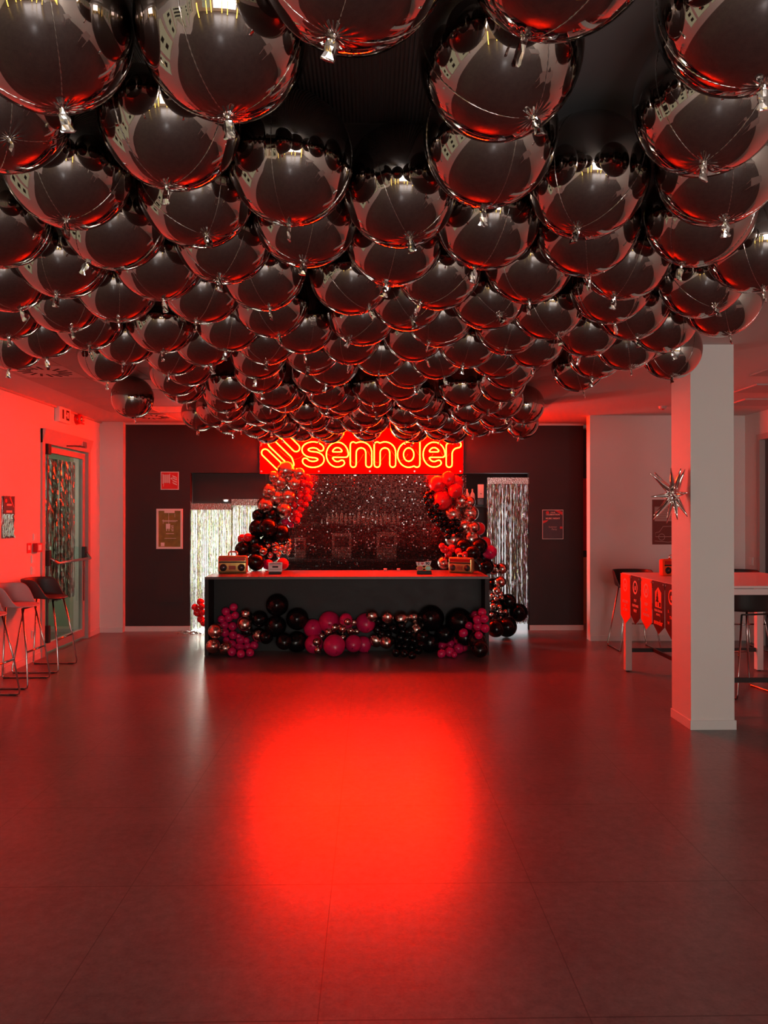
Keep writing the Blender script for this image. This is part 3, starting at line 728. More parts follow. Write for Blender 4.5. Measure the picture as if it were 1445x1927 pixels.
def relax(n):
    D = 2 * FR + 0.004
    for it in range(n):
        A = np.array(foils); 
        d = A[None] - A[:, None]; dist = np.sqrt(d[..., 0] ** 2 + d[..., 1] ** 2 + d[..., 3] ** 2) + np.eye(len(A)) * 9
        for i, j in zip(*np.where(np.triu(dist < D))):
            a, b_ = foils[i], foils[j]; v = [b_[0] - a[0], b_[1] - a[1], b_[3] - a[3]]; dd = math.sqrt(sum(q * q for q in v)) + 1e-9
            if dd >= D: continue
            p = (D - dd) / dd; wa, wb = (1.0, 0.5)[int(a[2])], (1.0, 0.5)[int(b_[2])]; wa, wb = wa / (wa + wb), wb / (wa + wb)
            for k, q in zip((0, 1, 3), v): a[k] -= q * p * wa; b_[k] += q * p * wb
            a[3] = min(a[3], ZC); b_[3] = min(b_[3], ZC)
            for f in (a, b_):
                if f[2] == 0 and f[3] < ZC - .10: f[3] = ZC - .10
relax(150)
def clash(i):
    return any(i != j and math.dist((foils[i][0], foils[i][1], foils[i][3]), (g_[0], g_[1], g_[3])) < 2 * FR - .012 for j, g_ in enumerate(foils))
i = len(foils) - 1
while i >= 0:
    if foils[i][2] == 0 and clash(i): foils.pop(i)
    i -= 1
relax(80)
ORD = ['first', 'second', 'third', 'fourth', 'fifth', 'sixth', 'seventh', 'eighth', 'ninth', 'tenth', 'eleventh', 'twelfth', 'thirteenth', 'fourteenth', 'fifteenth', 'sixteenth', 'seventeenth', 'eighteenth', 'nineteenth', 'twentieth']
def od(k): return ORD[k] if k < 20 else '%dth' % (k + 1)
order = sorted(range(len(foils)), key=lambda i: foils[i][1]); rowof = {}; 
for i in order: rowof[i] = int((foils[i][1] - 1.2) / .36)
rank = {}
for r_ in set(rowof.values()):
    for k, i in enumerate(sorted([i for i in rowof if rowof[i] == r_], key=lambda i: foils[i][0] / foils[i][1])): rank[i] = k
print('FOILS', len(foils))
SPECIAL = {2: 'nearest mirrored foil balloon cut by the top edge of the photo, left of its centre', 7: 'near mirrored foil balloon cut by the top edge with a gold string on it', 1: 'large near foil balloon at upper left with its tail over a gap', 0: 'large foil balloon cut by the top left corner',
 5: 'foil balloon left of the dark ceiling gap with its whole round outline showing', 8: 'large near foil balloon directly below the one with the gold string', 9: 'foil balloon hanging right under the large one right of the ceiling gap', 10: 'foil balloon right of centre with a bright white glint on top',
 11: 'large foil balloon cut by the top right corner', 89: 'lone foil balloon hanging apart at left above the dark wall', 18: 'foil balloon hanging against the top of the white pillar', 3: 'near foil balloon at the left edge below the corner one', 4: 'large foil balloon below the upper left one', 6: 'foil balloon in the third row from the left edge', 12: 'second large foil balloon down the right edge', 13: 'third large foil balloon down the right edge', 39: 'foil balloon at centre just below the dark ceiling gap'}
proto = None
for i, (x, y, an, zc) in enumerate(foils):
    side = 'left' if x < -0.8 else ('right' if x > 0.8 else 'middle')
    dep = 'near' if y < 3.6 else ('central' if y < 6.2 else 'far')
    lab = SPECIAL.get(i, f'graphite foil balloon, {od(rank[i])} from left in the {od(rowof[i])} ceiling row from the viewer')
    grp = f'foil balloons in the {dep} {side} of the ceiling cluster' if i not in SPECIAL else 'ceiling foil balloons'
    loc = (x, y, zc); rot = (rr.gauss(0, .22), rr.gauss(0, .22), rr.uniform(0, 2 * PI))
    if proto is None:
        proto = thing('foil_balloon', lab, 'balloon', loc, 0, grp); proto.rotation_euler = rot
        link('balloon_body', FM, proto); link('seam', SM, proto)['label'] = 'beaded shiny seam'; link('tail', TM[0], proto)['label'] = 'crumpled silver filling tail'
        o = proto
    else:
        o = copy_thing(proto, loc, rot, lab, grp)
        for c in o.children:
            if c.name.startswith('tail'): c.data = TM[i % 4]
# gold string on the near balloon
c = Vector((foils[7][0], foils[7][1], foils[7][3])); pts = []
for k in range(16):
    a = R(-88 + 70 * k / 15); pts.append(c + Vector((math.cos(a), -.30, math.sin(a))).normalized() * (FR + .003))
tag(MB().tube(pts, .0011, 5).build('ribbon_string', M['gold'], None, True), 'gold string lying over the near foil balloon at the top edge', 'string')

# ------------------------------------------------------------------ latex balloons
def latex_mesh(mtl):
    mb = MB(); bmesh.ops.create_uvsphere(mb.b, u_segments=28, v_segments=18, radius=1.0)
    for v in mb.b.verts:
        z = v.co.z
        if z < 0: k = 1 - 0.10 * z * z; v.co.x *= k; v.co.y *= k; v.co.z *= 1.12
    mb.tube([(0, 0, -1.10), (0, 0, -1.15), (0, 0, -1.2), (0, 0, -1.24)], .05, 8, rs=[.09, .045, .06, .10])
    return mb.mesh('latex_balloon', mtl, True)
LM = {k: latex_mesh(M['l_' + k]) for k in ('chrome', 'black', 'red', 'pink')}
CN = {'chrome': 'chrome', 'black': 'glossy black', 'red': 'bright red', 'pink': 'magenta'}
lat_all = []; LT = {}
def latex(ox, oy, sc, lst, ymin, ymax, where, floorz=None, ztop=None):
    items = []
    for x, y, r, c in lst: items.append((ox + x / sc, oy + y / sc, r / sc * (1.12 if c == 'black' else (1.08 if c == 'chrome' else 1.03)), c))
    items.sort(key=lambda q: -q[2] * (0.62 if q[3] == 'chrome' and q[2] > 7 else (0.45 if q[3] == 'pink' and q[2] < 10 else 1.0)))
    for x, y, r, c in items:
        cat = 'large' if r > 9.5 else 'small'
        Y = ymax; best = None
        if where is front_zone and (x - r < 402 or x + r > 905): Y = min(Y, CY0 - 0.005 - r * CY0 / FPX)
        while Y > ymin:
            p = P(x, y, Y); rad = r * Y / FPX
            if rad + Y > ymax + 0.10: pass
            ok = all((p - q).length > 0.82 * (rad + rq) for q, rq in lat_all)
            if floorz is not None and p.z - rad < floorz - 0.015: ok = False
            if ok: best = (p, rad); break
            Y -= 0.012
        if best is None: Y = (ymin + ymax) / 2; best = (P(x, y, ymin), r * ymin / FPX)
        p, rad = best
        if floorz is not None and p.z - rad < floorz: p = Vector((p.x, p.y, floorz + rad))
        lat_all.append((p, rad))
        o = link('latex_balloon', LM[c], None, p); o.scale = (rad,) * 3
        o.rotation_euler = (R(-90) + rng.gauss(0, .35), rng.gauss(0, .35), rng.gauss(0, .3))
        zn = where(x, y, c, cat) if callable(where) else where
        LT.setdefault((f'{cat} {CN[c]}', zn), []).append((y, o))
def L_(c, *pts): return [(*p, c) for p in pts]
def front_zone(x, y, c, cat): return 'at the left end of the front garland' if x < 470 else ('left of centre in the front garland' if x < 600 else ('in the middle of the front garland' if x < 700 else ('right of centre in the front garland' if x < 820 else 'at the right end of the front garland')))
F1 = L_('pink', (348,462,37),(274,503,40),(362,538,36),(302,560,40),(232,575,35),(258,630,42),(338,640,40),(263,700,40),(342,722,40),(278,772,32),(412,765,42),(330,808,40),(468,775,30),(402,852,45),(478,830,38),(540,818,38),(332,892,40),(415,910,38),(500,898,38),(395,735,25)) + \
 L_('chrome', (178,685,65),(155,825,62),(270,855,62),(465,520,48),(450,615,65),(580,720,62)) + \
 L_('black', (755,440,95),(590,570,70),(740,640,90),(945,570,95),(940,790,88),(820,780,70),(650,740,60),(470,680,50)) + \
 L_('pink', (1245,600,98),(1090,660,85),(1400,600,70),(1100,820,85),(1290,832,100),(1440,800,60)) + \
 L_('chrome', (1415,600,33),(1297,648,33),(1350,640,22),(1365,672,36),(1237,692,36),(1172,728,33),(1310,730,36),(1440,690,35),(1373,738,28),(1255,778,33),(1205,808,33),(1128,790,38),(1137,865,33))
F2 = L_('pink', (182,465,68),(95,612,60),(165,618,55),(40,440,45)) + L_('chrome', (52,458,24),(98,462,24),(18,505,25),(73,520,24),(118,522,22),(20,568,22)) + \
 L_('chrome', (230,415,42),(340,425,40),(437,430,50),(527,420,42),(550,520,55),(258,590,45),(330,600,45)) + \
 L_('black', (270,450,28),(265,510,28),(320,480,28),(350,460,26),(380,500,28),(340,545,28),(300,540,26),(400,510,30),(430,570,28),(370,590,28),(450,520,28),(480,580,28),(420,630,28),(465,630,26),(510,640,26),(400,688,26),(460,690,26),(515,705,26),(560,670,26),(580,620,28),(530,590,28),(490,530,28),(440,480,28)) + \
 L_('black', (650,430,85),(850,450,85),(745,545,60),(640,620,60),(980,590,60),(890,560,60),(590,560,50),(1000,650,55)) + \
 L_('pink', (1015,388,30),(965,408,30),(1030,435,30),(982,442,33),(920,485,30),(985,490,34),(1035,503,32),(880,537,32),(943,540,32),(990,553,28),(845,583,34),(922,595,32),(790,615,30),(730,628,33),(885,640,28),(848,655,36),(783,680,35),(725,692,30),(815,695,22))
latex(370, 1050, 4.983, F1, 8.15, 8.66, front_zone, 0.0)
latex(640, 1050, 3.80, F2, 8.15, 8.66, front_zone, 0.0)
def lz(x, y, c, cat): return 'near the top of the left garland' if y < 960 else ('halfway down the left garland' if y < 1010 else 'at the foot of the left garland')
G1 = L_('chrome', (715,470,68),(825,500,45),(610,530,45),(655,577,66),(790,585,62),(570,650,55),(622,705,70),(735,698,60),(537,770,65),(695,812,65)) + \
 L_('red', (895,540,33),(915,600,30),(870,590,35),(885,650,30),(835,685,35),(895,710,35),(840,745,32),(880,765,25),(780,770,28),(838,805,28),(795,838,30),(828,860,22),(770,880,32),(805,900,28)) + L_('pink', (705,915,32),(755,938,25)) + \
 L_('black', (480,860,50),(590,870,75),(475,970,70),(560,960,70),(670,1010,75),(430,1085,65),(350,1150,65),(560,1090,60),(470,1150,60),(460,1265,65),(590,1190,60)) + L_('red', (345,1060,42),(390,1045,36)) + \
 L_('chrome', (620,1105,30),(560,1120,28),(500,1140,27),(455,1180,33),(522,1162,32),(490,1212,32),(450,1250,32),(530,1230,25),(625,1147,35),(580,1195,25),(650,1190,25),(668,1130,30),(662,1100,22),(710,1120,28),(735,1080,22),(745,1105,18),(740,1150,22),(700,1165,22),(735,1185,15)) + L_('red', (685,1280,50)) + L_('pink', (560,1285,45))
G1h = [q for q in G1 if q[1] < 960]; G1l = [q for q in G1 if q[1] >= 960]
latex(380, 780, 4.5156, G1h, 9.3, 9.98, lz)
latex(380, 780, 4.5156, G1l, 8.95, 9.75, lz, CH)
def rz_(x, y, c, cat): return 'near the top of the right garland' if y < 960 else ('halfway down the right garland' if y < 1020 else ('low in the right garland' if y < 1075 else 'in garland tail beside the right counter end'))
G2 = L_('red', (645,590,70),(740,540,58),(795,592,72),(688,728,82),(800,650,60)) + L_('chrome', (848,738,60),(920,745,45),(775,840,68),(930,840,62),(880,945,62),(955,960,50),(935,1050,68),(780,1060,66)) + L_('red', (995,970,55),(1050,1090,50)) + L_('pink', (1090,1170,60)) + \
 L_('black', (600,660,22),(560,680,22),(545,710,20),(600,720,25),(560,760,22),(640,770,22),(595,800,22),(580,840,20),(620,850,25),(660,830,22),(640,880,22),(690,870,25),(610,900,20),(705,920,27),(750,940,25),(700,970,27),(770,925,25),(740,990,25),(780,980,28),(815,920,25),(840,975,28),(820,1020,25),(735,1035,25),(660,930,25)) + \
 L_('black', (870,1130,70),(1000,1120,65),(1030,1220,70),(940,1180,60),(1060,1290,60)) + L_('red', (705,1145,33),(770,1140,33),(685,1120,27),(740,1190,32),(825,1165,30),(880,1190,25)) + L_('chrome', (700,1268,50),(1118,1310,50),(1190,1310,45))
latex(680, 780, 4.5156, [q for q in G2 if q[1] < 1100], 9.3, 9.98, rz_)
latex(680, 780, 4.5156, [q for q in G2 if q[1] >= 1100 and q[0] < 960], 8.95, 9.6, rz_, CH)
latex(680, 780, 4.5156, [q for q in G2 if q[1] >= 1100 and q[0] >= 960], 9.5, 10.0, rz_)
G3 = L_('chrome', (1145,170,38),(1120,232,28),(1145,258,22),(1095,345,22),(1118,292,18),(1155,285,18),(1140,350,18),(1140,385,20),(1180,385,20),(1085,405,15),(1145,430,15),(1090,270,20)) + L_('black', (1200,310,50),(1275,390,60),(1190,500,66),(1110,500,60),(1150,400,50),(1100,190,45),(1080,430,50),(1110,330,40))
latex(640, 1050, 3.80, G3, 9.15, 9.85, rz_, 0.0)
lc = L_('red', (30,1400-200,25))
latex(220, 780, 4.014, L_('red', (590,1455,25),(632,1415,27),(640,1450,25),(610,1495,30),(648,1495,25),(635,1545,28),(655,1575,25)), 9.3, 9.8, 'behind the left counter end')

for (cn, zn), lst in LT.items():
    lst.sort(key=lambda q: q[0])
    for k, (_, o) in enumerate(lst):
        pos = '' if len(lst) == 1 else (' topmost' if k == 0 else (' lowest' if k == len(lst) - 1 else ' ' + od(k) + ' from top'))
        tag(o, f'{cn} balloon{pos}, {zn}' if pos else f'{cn} balloon {zn}', 'balloon', f'{cn} balloons {zn}')
# ------------------------------------------------------------------ things on the counter
def boombox(name, label, loc, rz, s=1.0, front=None, txt=None):
    t = thing(name, label, 'balloon', loc, rz, 'boombox shaped foil balloons'); t.scale = (s,) * 3
    mb = MB().box(-.17, .17, -.05, .05, 0.0, .205, .028)
    o = mb.build('body', front or M['gold'], t, True)
    MB().box(-.15, .15, -.054, -.046, .145, .185, .003).build('radio_panel', M['red_plastic'], t)
    MB().box(-.155, .155, -.055, -.046, .122, .14, .002).build('dark_band', M['black'], t)
    for sx_ in (-1, 1):
        c = MB().cyl((sx_ * .105, -.045, .068), (sx_ * .105, -.058, .068), .044, .040, 28).build('speaker', M['black'], t, True)
        MB().cyl((sx_ * .105, -.058, .068), (sx_ * .105, -.062, .068), .02, .014, 20).build('speaker_cone', M['glass_dark'], c, True)
    MB().box(-.04, .04, -.056, -.046, .045, .09, .002).build('cassette_bay', M['rust'], t)
    MB().tube([(-.05, 0, .2), (-.05, 0, .235), (-.035, 0, .25), (.035, 0, .25), (.05, 0, .235), (.05, 0, .2)], .011, 10).build('handle', M['silver'], t, True)
    return t
boombox('boombox_balloon', 'gold boombox shaped foil balloon on the left end of the bar counter', tuple(P(438.5, 1077, 9.0).xy) + (CH,), 0, 1.04)
boombox('boombox_balloon', 'red and gold boombox foil balloon with silver side on the right of the counter', tuple(P(868, 1077, 9.0).xy) + (CH,), R(-32), .92)
# cassette card
p = P(518, 1080, 8.86); t = thing('cassette_card', 'white cassette tape cut-out standing in a black base on the counter', 'decoration', (p.x, p.y, CH))
MB().box(-.075, .075, -.03, .03, 0, .028, .006).build('stand', M['black'], t)
MB().box(-.083, .083, -.003, .003, .028, .14, .003).build('card', M['white'], t)
MB().box(-.07, .07, -.005, -.003, .115, .121).box(-.07, .07, -.005, -.003, .055, .060).box(-.035, .035, -.005, -.003, .075, .095).build('cassette_print', M['black'], t)
MB().box(-.06, .06, -.0055, -.003, .125, .130).box(-.065, .065, -.0055, -.003, .098, .102).build('stripe_print', M['red_sign'], t)
# i love 90 glasses
p = P(798, 1081, 8.82); t = thing('party_glasses_card', 'party glasses cut-out with a white banner reading I heart 90 on a black base', 'decoration', (p.x, p.y, CH)); t.scale = (1.16,) * 3
MB().box(-.075, .075, -.03, .03, 0, .035, .006).build('stand', M['black'], t)
bn = MB().poly([(-.085, 0, .125), (-.075, 0, .085), (.06, 0, .085), (.075, 0, .135), (.02, 0, .128), (-.02, 0, .122)], (0, .004, 0)).build('banner', M['white'], t)
gl = MB()
for sx_ in (-1, 1):
    c = Vector((sx_ * .042, 0, .06)); gl.tube([c + Vector((.036 * math.cos(a), 0, .026 * math.sin(a))) for a in [2 * PI * k / 6 for k in range(6)]], .005, 6, True)
gl.tube([(-.01, 0, .062), (.01, 0, .062)], .005, 6).build('glasses_frame', M['yellow'], t)
for sx_, m_, lb in ((-1, M['red_sign'], 'red lens'), (1, M['lens_green'], 'green lens')):
    q = MB().poly([(sx_ * .042 + .034 * math.cos(2 * PI * k / 6), 0, .06 + .024 * math.sin(2 * PI * k / 6)) for k in range(6)], (0, .003, 0)).build('lens', m_, t); q['label'] = lb
text_obj('lettering', 'I', .042, M['black'], bn, face_cam(-.055, -.0015, .106), .0015)
text_obj('lettering', '90', .042, M['black'], bn, face_cam(.035, -.0015, .108), .0015)
hp = []
for k in range(24):
    a = 2 * PI * k / 24; hp.append((-.018 + .00095 * 16 * math.sin(a) ** 3, -.0015, .107 + .00095 * (13 * math.cos(a) - 5 * math.cos(2 * a) - 2 * math.cos(3 * a) - math.cos(4 * a))))
MB().poly(hp, (0, -.001, 0)).build('heart', M['red_sign'], bn)
for px, lab in ((725, 'tiny clear cup at the back of the counter left of the other'), (750, 'tiny clear cup at the back of the counter right of the other')):
    p = P(px, 1074, 9.35); tag(MB().cyl((0, 0, 0), (0, 0, .03), .018, .022, 14).build('cup', M['pale_print'], None, True, (p.x, p.y, CH)), lab, 'cup')

# ------------------------------------------------------------------ signs on the dark wall
YW = YD
t = thing('fire_hose_sign', 'square red fire hose sign with white border on the dark wall', 'sign', (PX(319.5, YW), YW, PZ(905, YW)))
s_ = .125
MB().box(-s_, s_, -.006, 0, -s_, s_).build('plate', M['white'], t)
MB().box(-s_ + .011, s_ - .011, -.0075, -.006, -s_ + .011, s_ - .011).build('red_field', M['red_sign'], t)
hr = MB()
for k in range(9): hr.box(-.088 + k * .0098, -.088 + k * .0098 + .0055, -.009, -.0075, -.03, .085)
hr.box(-.098, -.09, -.009, -.0075, -.04, .095).box(-.003, .005, -.009, -.0075, -.04, .095).box(-.088, -.082, -.009, -.0075, -.08, -.03).cyl((.026, -.0075, .03), (.026, -.009, .03), .013, n=14)
for k, (z, w_) in enumerate(((.05, .0), (.022, .004), (-.01, .0), (-.045, .004))):
    hr.poly([(.03 + w_, -.0075, z + .03), (.045 + w_, -.0075, z + .004), (.098, -.0075, z - .018), (.098, -.0075, z - .002), (.06 + w_, -.0075, z + .014)], (0, -.0015, 0))
hr.poly([(.062, -.0075, .066), (.085, -.0075, .04), (.098, -.0075, .02), (.098, -.0075, .036), (.084, -.0075, .058)], (0, -.0015, 0))
hr.build('pictogram', M['white'], t)
t = thing('framed_notice', 'white framed amber notice with a speech box picture on the dark wall', 'picture', (PX(319.5, YW), YW, PZ(995, YW)))
hx, hz = .180, .277
MB().box(-hx, hx, -.02, 0, hz - .028, hz).box(-hx, hx, -.02, 0, -hz, -hz + .028).box(-hx, -hx + .028, -.02, 0, -hz + .028, hz - .028).box(hx - .028, hx, -.02, 0, -hz + .028, hz - .028).build('frame', M['white'], t)
MB().box(-hx + .028, hx - .028, -.010, -.002, -hz + .028, hz - .028).build('print', M['amber'], t)
MB().box(-.07, .07, -.022, -.010, hz - .058, hz - .028).build('clip', M['white'], t)
pr = MB().box(-.05, .008, -.0125, -.0105, -.0, .07).box(-.045, -.035, -.0125, -.0105, -.03, 0).box(-.012, -.004, -.0125, -.0105, -.03, 0).box(-.014, -.010, -.0125, -.0105, .07, hz - .06)
pr.box(-.10, .11, -.0125, -.0105, .108, .116).box(-.09, .09, -.0125, -.0105, .096, .1).box(-.09, -.086, -.0125, -.0105, .07, .13).box(.07, .074, -.0125, -.0105, .16, .21)
for k in range(4): pr.box(.02 + .008 * (k % 2), .055, -.0125, -.0105, .035 - k * .022, .044 - k * .022)
pr.box(-.05, .06, -.0125, -.0105, -.07, -.063).box(-.07, .09, -.0125, -.0105, -.135, -.13).box(-.12, -.07, -.0125, -.0105, -.24, -.19)
pr.build('print_details', M['white'], t)
t = thing('poster', 'dark purple and red party poster with white edge on the dark wall at right', 'poster', (PX(1040, YW), YW, PZ(987, YW)))
hx, hz = .147, .205
MB().box(-hx, hx, -.003, 0, -hz, hz).build('sheet', M['white'], t)
MB().box(-hx + .007, hx - .007, -.0045, -.003, -hz + .007, hz - .007).build('print', M['purple'], t)
def disc(mb, x, z, r, y0=-.0045, d=-.0015, n=20): mb.cyl((x, y0, z), (x, y0 + d, z), r, n=n); return mb
q = MB(); disc(q, -.075, hz - .04, .022); q.poly([(.02, -.0045, hz - .01), (hz * .65, -.0045, hz - .075), (hz * .66, -.0045, hz - .03), (.08, -.0045, hz - .008)], (0, -.001, 0)).poly([(-hx + .01, -.0045, .05), (-.06, -.0045, .065), (-.09, -.0045, .035), (-hx + .01, -.0045, .015)], (0, -.001, 0)).box(.10, .135, -.0055, -.0045, -.06, -.03)
q.build('red_shapes', M['red_sign'], t)
for tx, z, s_ in (('YOUR', .165, .024), ('CELEBRATION', .137, .03), ('MUSIC NIGHT', .083, .032)): text_obj('lettering', tx, s_, M['pale_print'], t, face_cam(0, -.0052, z), .0008)
text_obj('lettering', 'Summer', .035, M['rust_pale'], t, face_cam(0.0, -.0052, -.035), 0)
text_obj('lettering', 'Party', .035, M['rust_pale'], t, face_cam(0.02, -.0052, -.068), 0)

# ------------------------------------------------------------------ left wall fittings (on X = XL, facing +X)
def YX(px): return -XL * FPX / (697 - px)
def onleft(px, py):
    Y = YX(px); return (XL, Y, PZ(py, Y))
t = thing('foil_poster', 'glossy crumpled foil poster on the left wall beside the stools', 'poster', onleft(21, 973))
hy, hz = .125, .215
mb = MB(); G = 14
grid = [[mb.b.verts.new((.006 + .006 * math.sin(i * 1.9 + j * .8) * (j < 7) + .004 * math.sin(j * 2.3 + i), -hy + 2 * hy * i / G, -hz + 2 * hz * j / G)) for i in range(G + 1)] for j in range(G + 1)]
for j in range(G):
    for i in range(G): mb.b.faces.new((grid[j][i], grid[j][i + 1], grid[j + 1][i + 1], grid[j + 1][i]))
o = mb.build('sheet', M['silver'], t, True)
md = o.modifiers.new('thick', 'SOLIDIFY'); md.thickness = .002
MB().box(.012, .0145, -hy + .01, hy - .01, .03, hz - .01).build('print', M['purple'], t)
q = MB().box(.0145, .0155, -.05, .05, .115, .135).box(.0145, .0155, -.06, .06, .045, .068); q.build('text_bars', M['pale_print'], t)
q = MB(); q.cyl((.0145, -.065, .165), (.016, -.065, .165), .02, n=16).poly([(.0145, .0, hz - .012), (.0145, .03, hz - .012), (.0145, .1, .1), (.0145, .09, .1)], (.001, 0, 0)); q.build('red_shapes', M['red_sign'], t)
def plate(name, lab, cat, px, py, hy, hz, d=.012, m='white'):
    t = thing(name, lab, cat, onleft(px, py)); MB().box(0, d, -hy, hy, -hz, hz, .003).build('cover', M[m], t); return t
t = plate('wall_switch', 'small white blank plate above the red call point', 'switch', 70.5, 1010, .04, .04); MB().box(.012, .016, -.025, .025, -.025, .025, .002).build('rocker', M['white'], t)
t = plate('wall_switch', 'white switch directly below the red call point', 'switch', 67.5, 1051, .045, .045); MB().box(.012, .016, -.03, .03, -.03, .03, .002).build('rocker', M['white'], t)
t = plate('wall_switch', 'lowest white switch left of the emergency door', 'switch', 67, 1072, .045, .045); MB().box(.012, .016, -.03, .03, -.03, .03, .002).build('rocker', M['white'], t)
t = plate('wall_socket', 'white round power socket low on the left wall behind the stools', 'socket', 68, 1191, .042, .042)
MB().cyl((.012, 0, 0), (.014, 0, 0), .03, n=20).build('well', M['frame'], t); MB().cyl((.013, 0, 0), (.015, 0, 0), .007, n=10).build('hole', M['black'], t)
t = plate('fire_call_point', 'red manual fire call point sticking out left of the emergency door', 'alarm', 72, 1030, .06, .05, .05, 'red_plastic'); MB().box(.05, .053, -.035, .035, -.03, .03).build('glass', M['white'], t)
t = plate('sign_plate', 'small red and white plate left of the call point', 'sign', 60, 1031, .05, .055, .005, 'red_sign'); MB().box(.005, .006, -.025, .025, -.02, .03).build('pictogram', M['white'], t)
t = thing('exit_sign', 'white emergency exit light box with running figure above the door', 'sign', onleft(118, 783))
MB().box(0, .06, -.16, .16, -.09, .09, .006).build('housing', M['white'], t)
q = MB().box(.06, .062, -.09, -.045, -.05, .06).box(.06, .062, .02, .11, -.055, .065); q.build('pictogram', M['black'], t)
MB().box(.062, .0635, .045, .085, -.03, .04).box(.062, .0635, -.01, .03, -.01, .01).build('figure', M['white'], t)
t = thing('alarm_siren', 'round red alarm siren with a striped plate high above the door', 'alarm', onleft(151, 791))
MB().cyl((0, -.06, 0), (.06, -.06, 0), .075, .06, 26).build('horn', M['red_plastic'], t, True)
MB().cyl((.06, -.06, 0), (.075, -.06, 0), .03, .02, 18).build('cap', M['silver'], t, True)
q = MB()
for k in range(3): q.box(0, .012, .03, .17, .035 - k * .04, .055 - k * .04)
q.build('stripe', M['red_sign'], t)

# ------------------------------------------------------------------ bar stools
def shell_mesh(m):
    mb = MB(); b = mb.b; U = 36; rows = []
    prof = [(0.0, 0.012), (.45, .005), (.8, .0), (.95, .006), (1.0, .02)]
    for j, (r_, z) in enumerate(prof):
        row = []
        for k in range(U):
            a = 2 * PI * k / U; ca, sa = math.cos(a), math.sin(a)
            x = .20 * r_ * (abs(ca) ** .85) * (1 if ca > 0 else -1); y = .215 * r_ * (abs(sa) ** .85) * (1 if sa > 0 else -1)
            if ca > 0 and j >= 3: z2 = 0.004 - .012 * ca
            else: z2 = z
            row.append(b.verts.new((x, y, z2)))
        rows.append(row)
    wall = []
    for f in (.35, .7, 1.0):
        row = []
        for k in range(U):
            a = 2 * PI * k / U; ca, sa = math.cos(a), math.sin(a)
            bk = max(0.0, min(1.0, (0.50 - ca) / 0.55)); bk = bk * bk * (3 - 2 * bk); h = .18 * bk * f
            e = 1.0 + .14 * f * bk
            x = .20 * e * (abs(ca) ** .85) * (1 if ca > 0 else -1); y = .215 * e * (abs(sa) ** .85) * (1 if sa > 0 else -1)
            row.append(b.verts.new((x + .006 * f * (ca > .3), y, rows[4][k].co.z + h + .001 * f)))
        wall.append(row)
    allr = rows + wall
    for A, B in zip(allr, allr[1:]):
        for k in range(U): b.faces.new((A[k], A[(k + 1) % U], B[(k + 1) % U], B[k]))
    bmesh.ops.remove_doubles(b, verts=list(b.verts), dist=1e-5)
    bmesh.ops.recalc_face_normals(b, faces=b.faces)
    me = mb.mesh('seat_shell', m, True); return me
def make_stool(m, label, loc, rz, grp):
    t = thing('bar_stool', label, 'stool', loc, rz, grp); SH = .745
    o = link('seat_shell', shell_mesh(m), t, (0, 0, SH)); md = o.modifiers.new('thick', 'SOLIDIFY'); md.thickness = .012; md.offset = -1
    s2 = o.modifiers.new('sub', 'SUBSURF'); s2.levels = 1; s2.render_levels = 1
    for s_ in (-1, 1):
        y = s_ * .235; yt = s_ * .13
        pts = [(.13, yt, SH - .02), (.20, s_ * .195, .33), (.232, y, .04), (.225, y, .013), (.20, y, .009), (-.20, y, .009), (-.225, y, .013), (-.232, y, .04), (-.15, yt, SH - .02)]
        MB().tube(pts, .0085, 10).build('sled_frame', M['chrome'], t, True)
        for fx in (-.19, .17): MB().box(fx - .03, fx + .03, y - .011, y + .011, 0, .012, .003).build('glide', M['black'], t)
    MB().tube([(.20, -.195, .33), (.20, .195, .33)], .009, 10).build('footrest', M['chrome'], t, True)
    MB().tube([(.13, -.13, SH - .02), (.13, .13, SH - .02)], .008, 8).tube([(-.15, -.13, SH - .02), (-.15, .13, SH - .02)], .008, 8).build('seat_support', M['dark_metal'], t, True)
    return t
make_stool(M['stool_dark'], 'dark bar stool by the left wall in front of the emergency door', (-3.40, 7.80, 0), 0, None)
st = make_stool(M['stool_light'], 'light bar stool between the dark stool and the one cut by the left edge', (-3.385, 7.10, 0), 0, 'light bar stools along the left wall')
copy_thing(st, (-3.36, 6.41, 0), (0, 0, R(-2)), 'light bar stool cut off by the left edge of the photo', 'light bar stools along the left wall')
st = make_stool(M['stool_blk'], 'black bar stool behind the pennants at the far left corner of the high table', (3.16, 8.82, 0), R(-90), 'black bar stools around the high table')
copy_thing(st, (4.42, 8.75, 0), (0, 0, R(-90)), 'black bar stool behind the high table right of the pillar', 'black bar stools around the high table')
copy_thing(st, (3.37, 6.62, 0), (0, 0, R(100)), 'black bar stool tucked under the near edge of the high table right of the pillar', 'black bar stools around the high table')

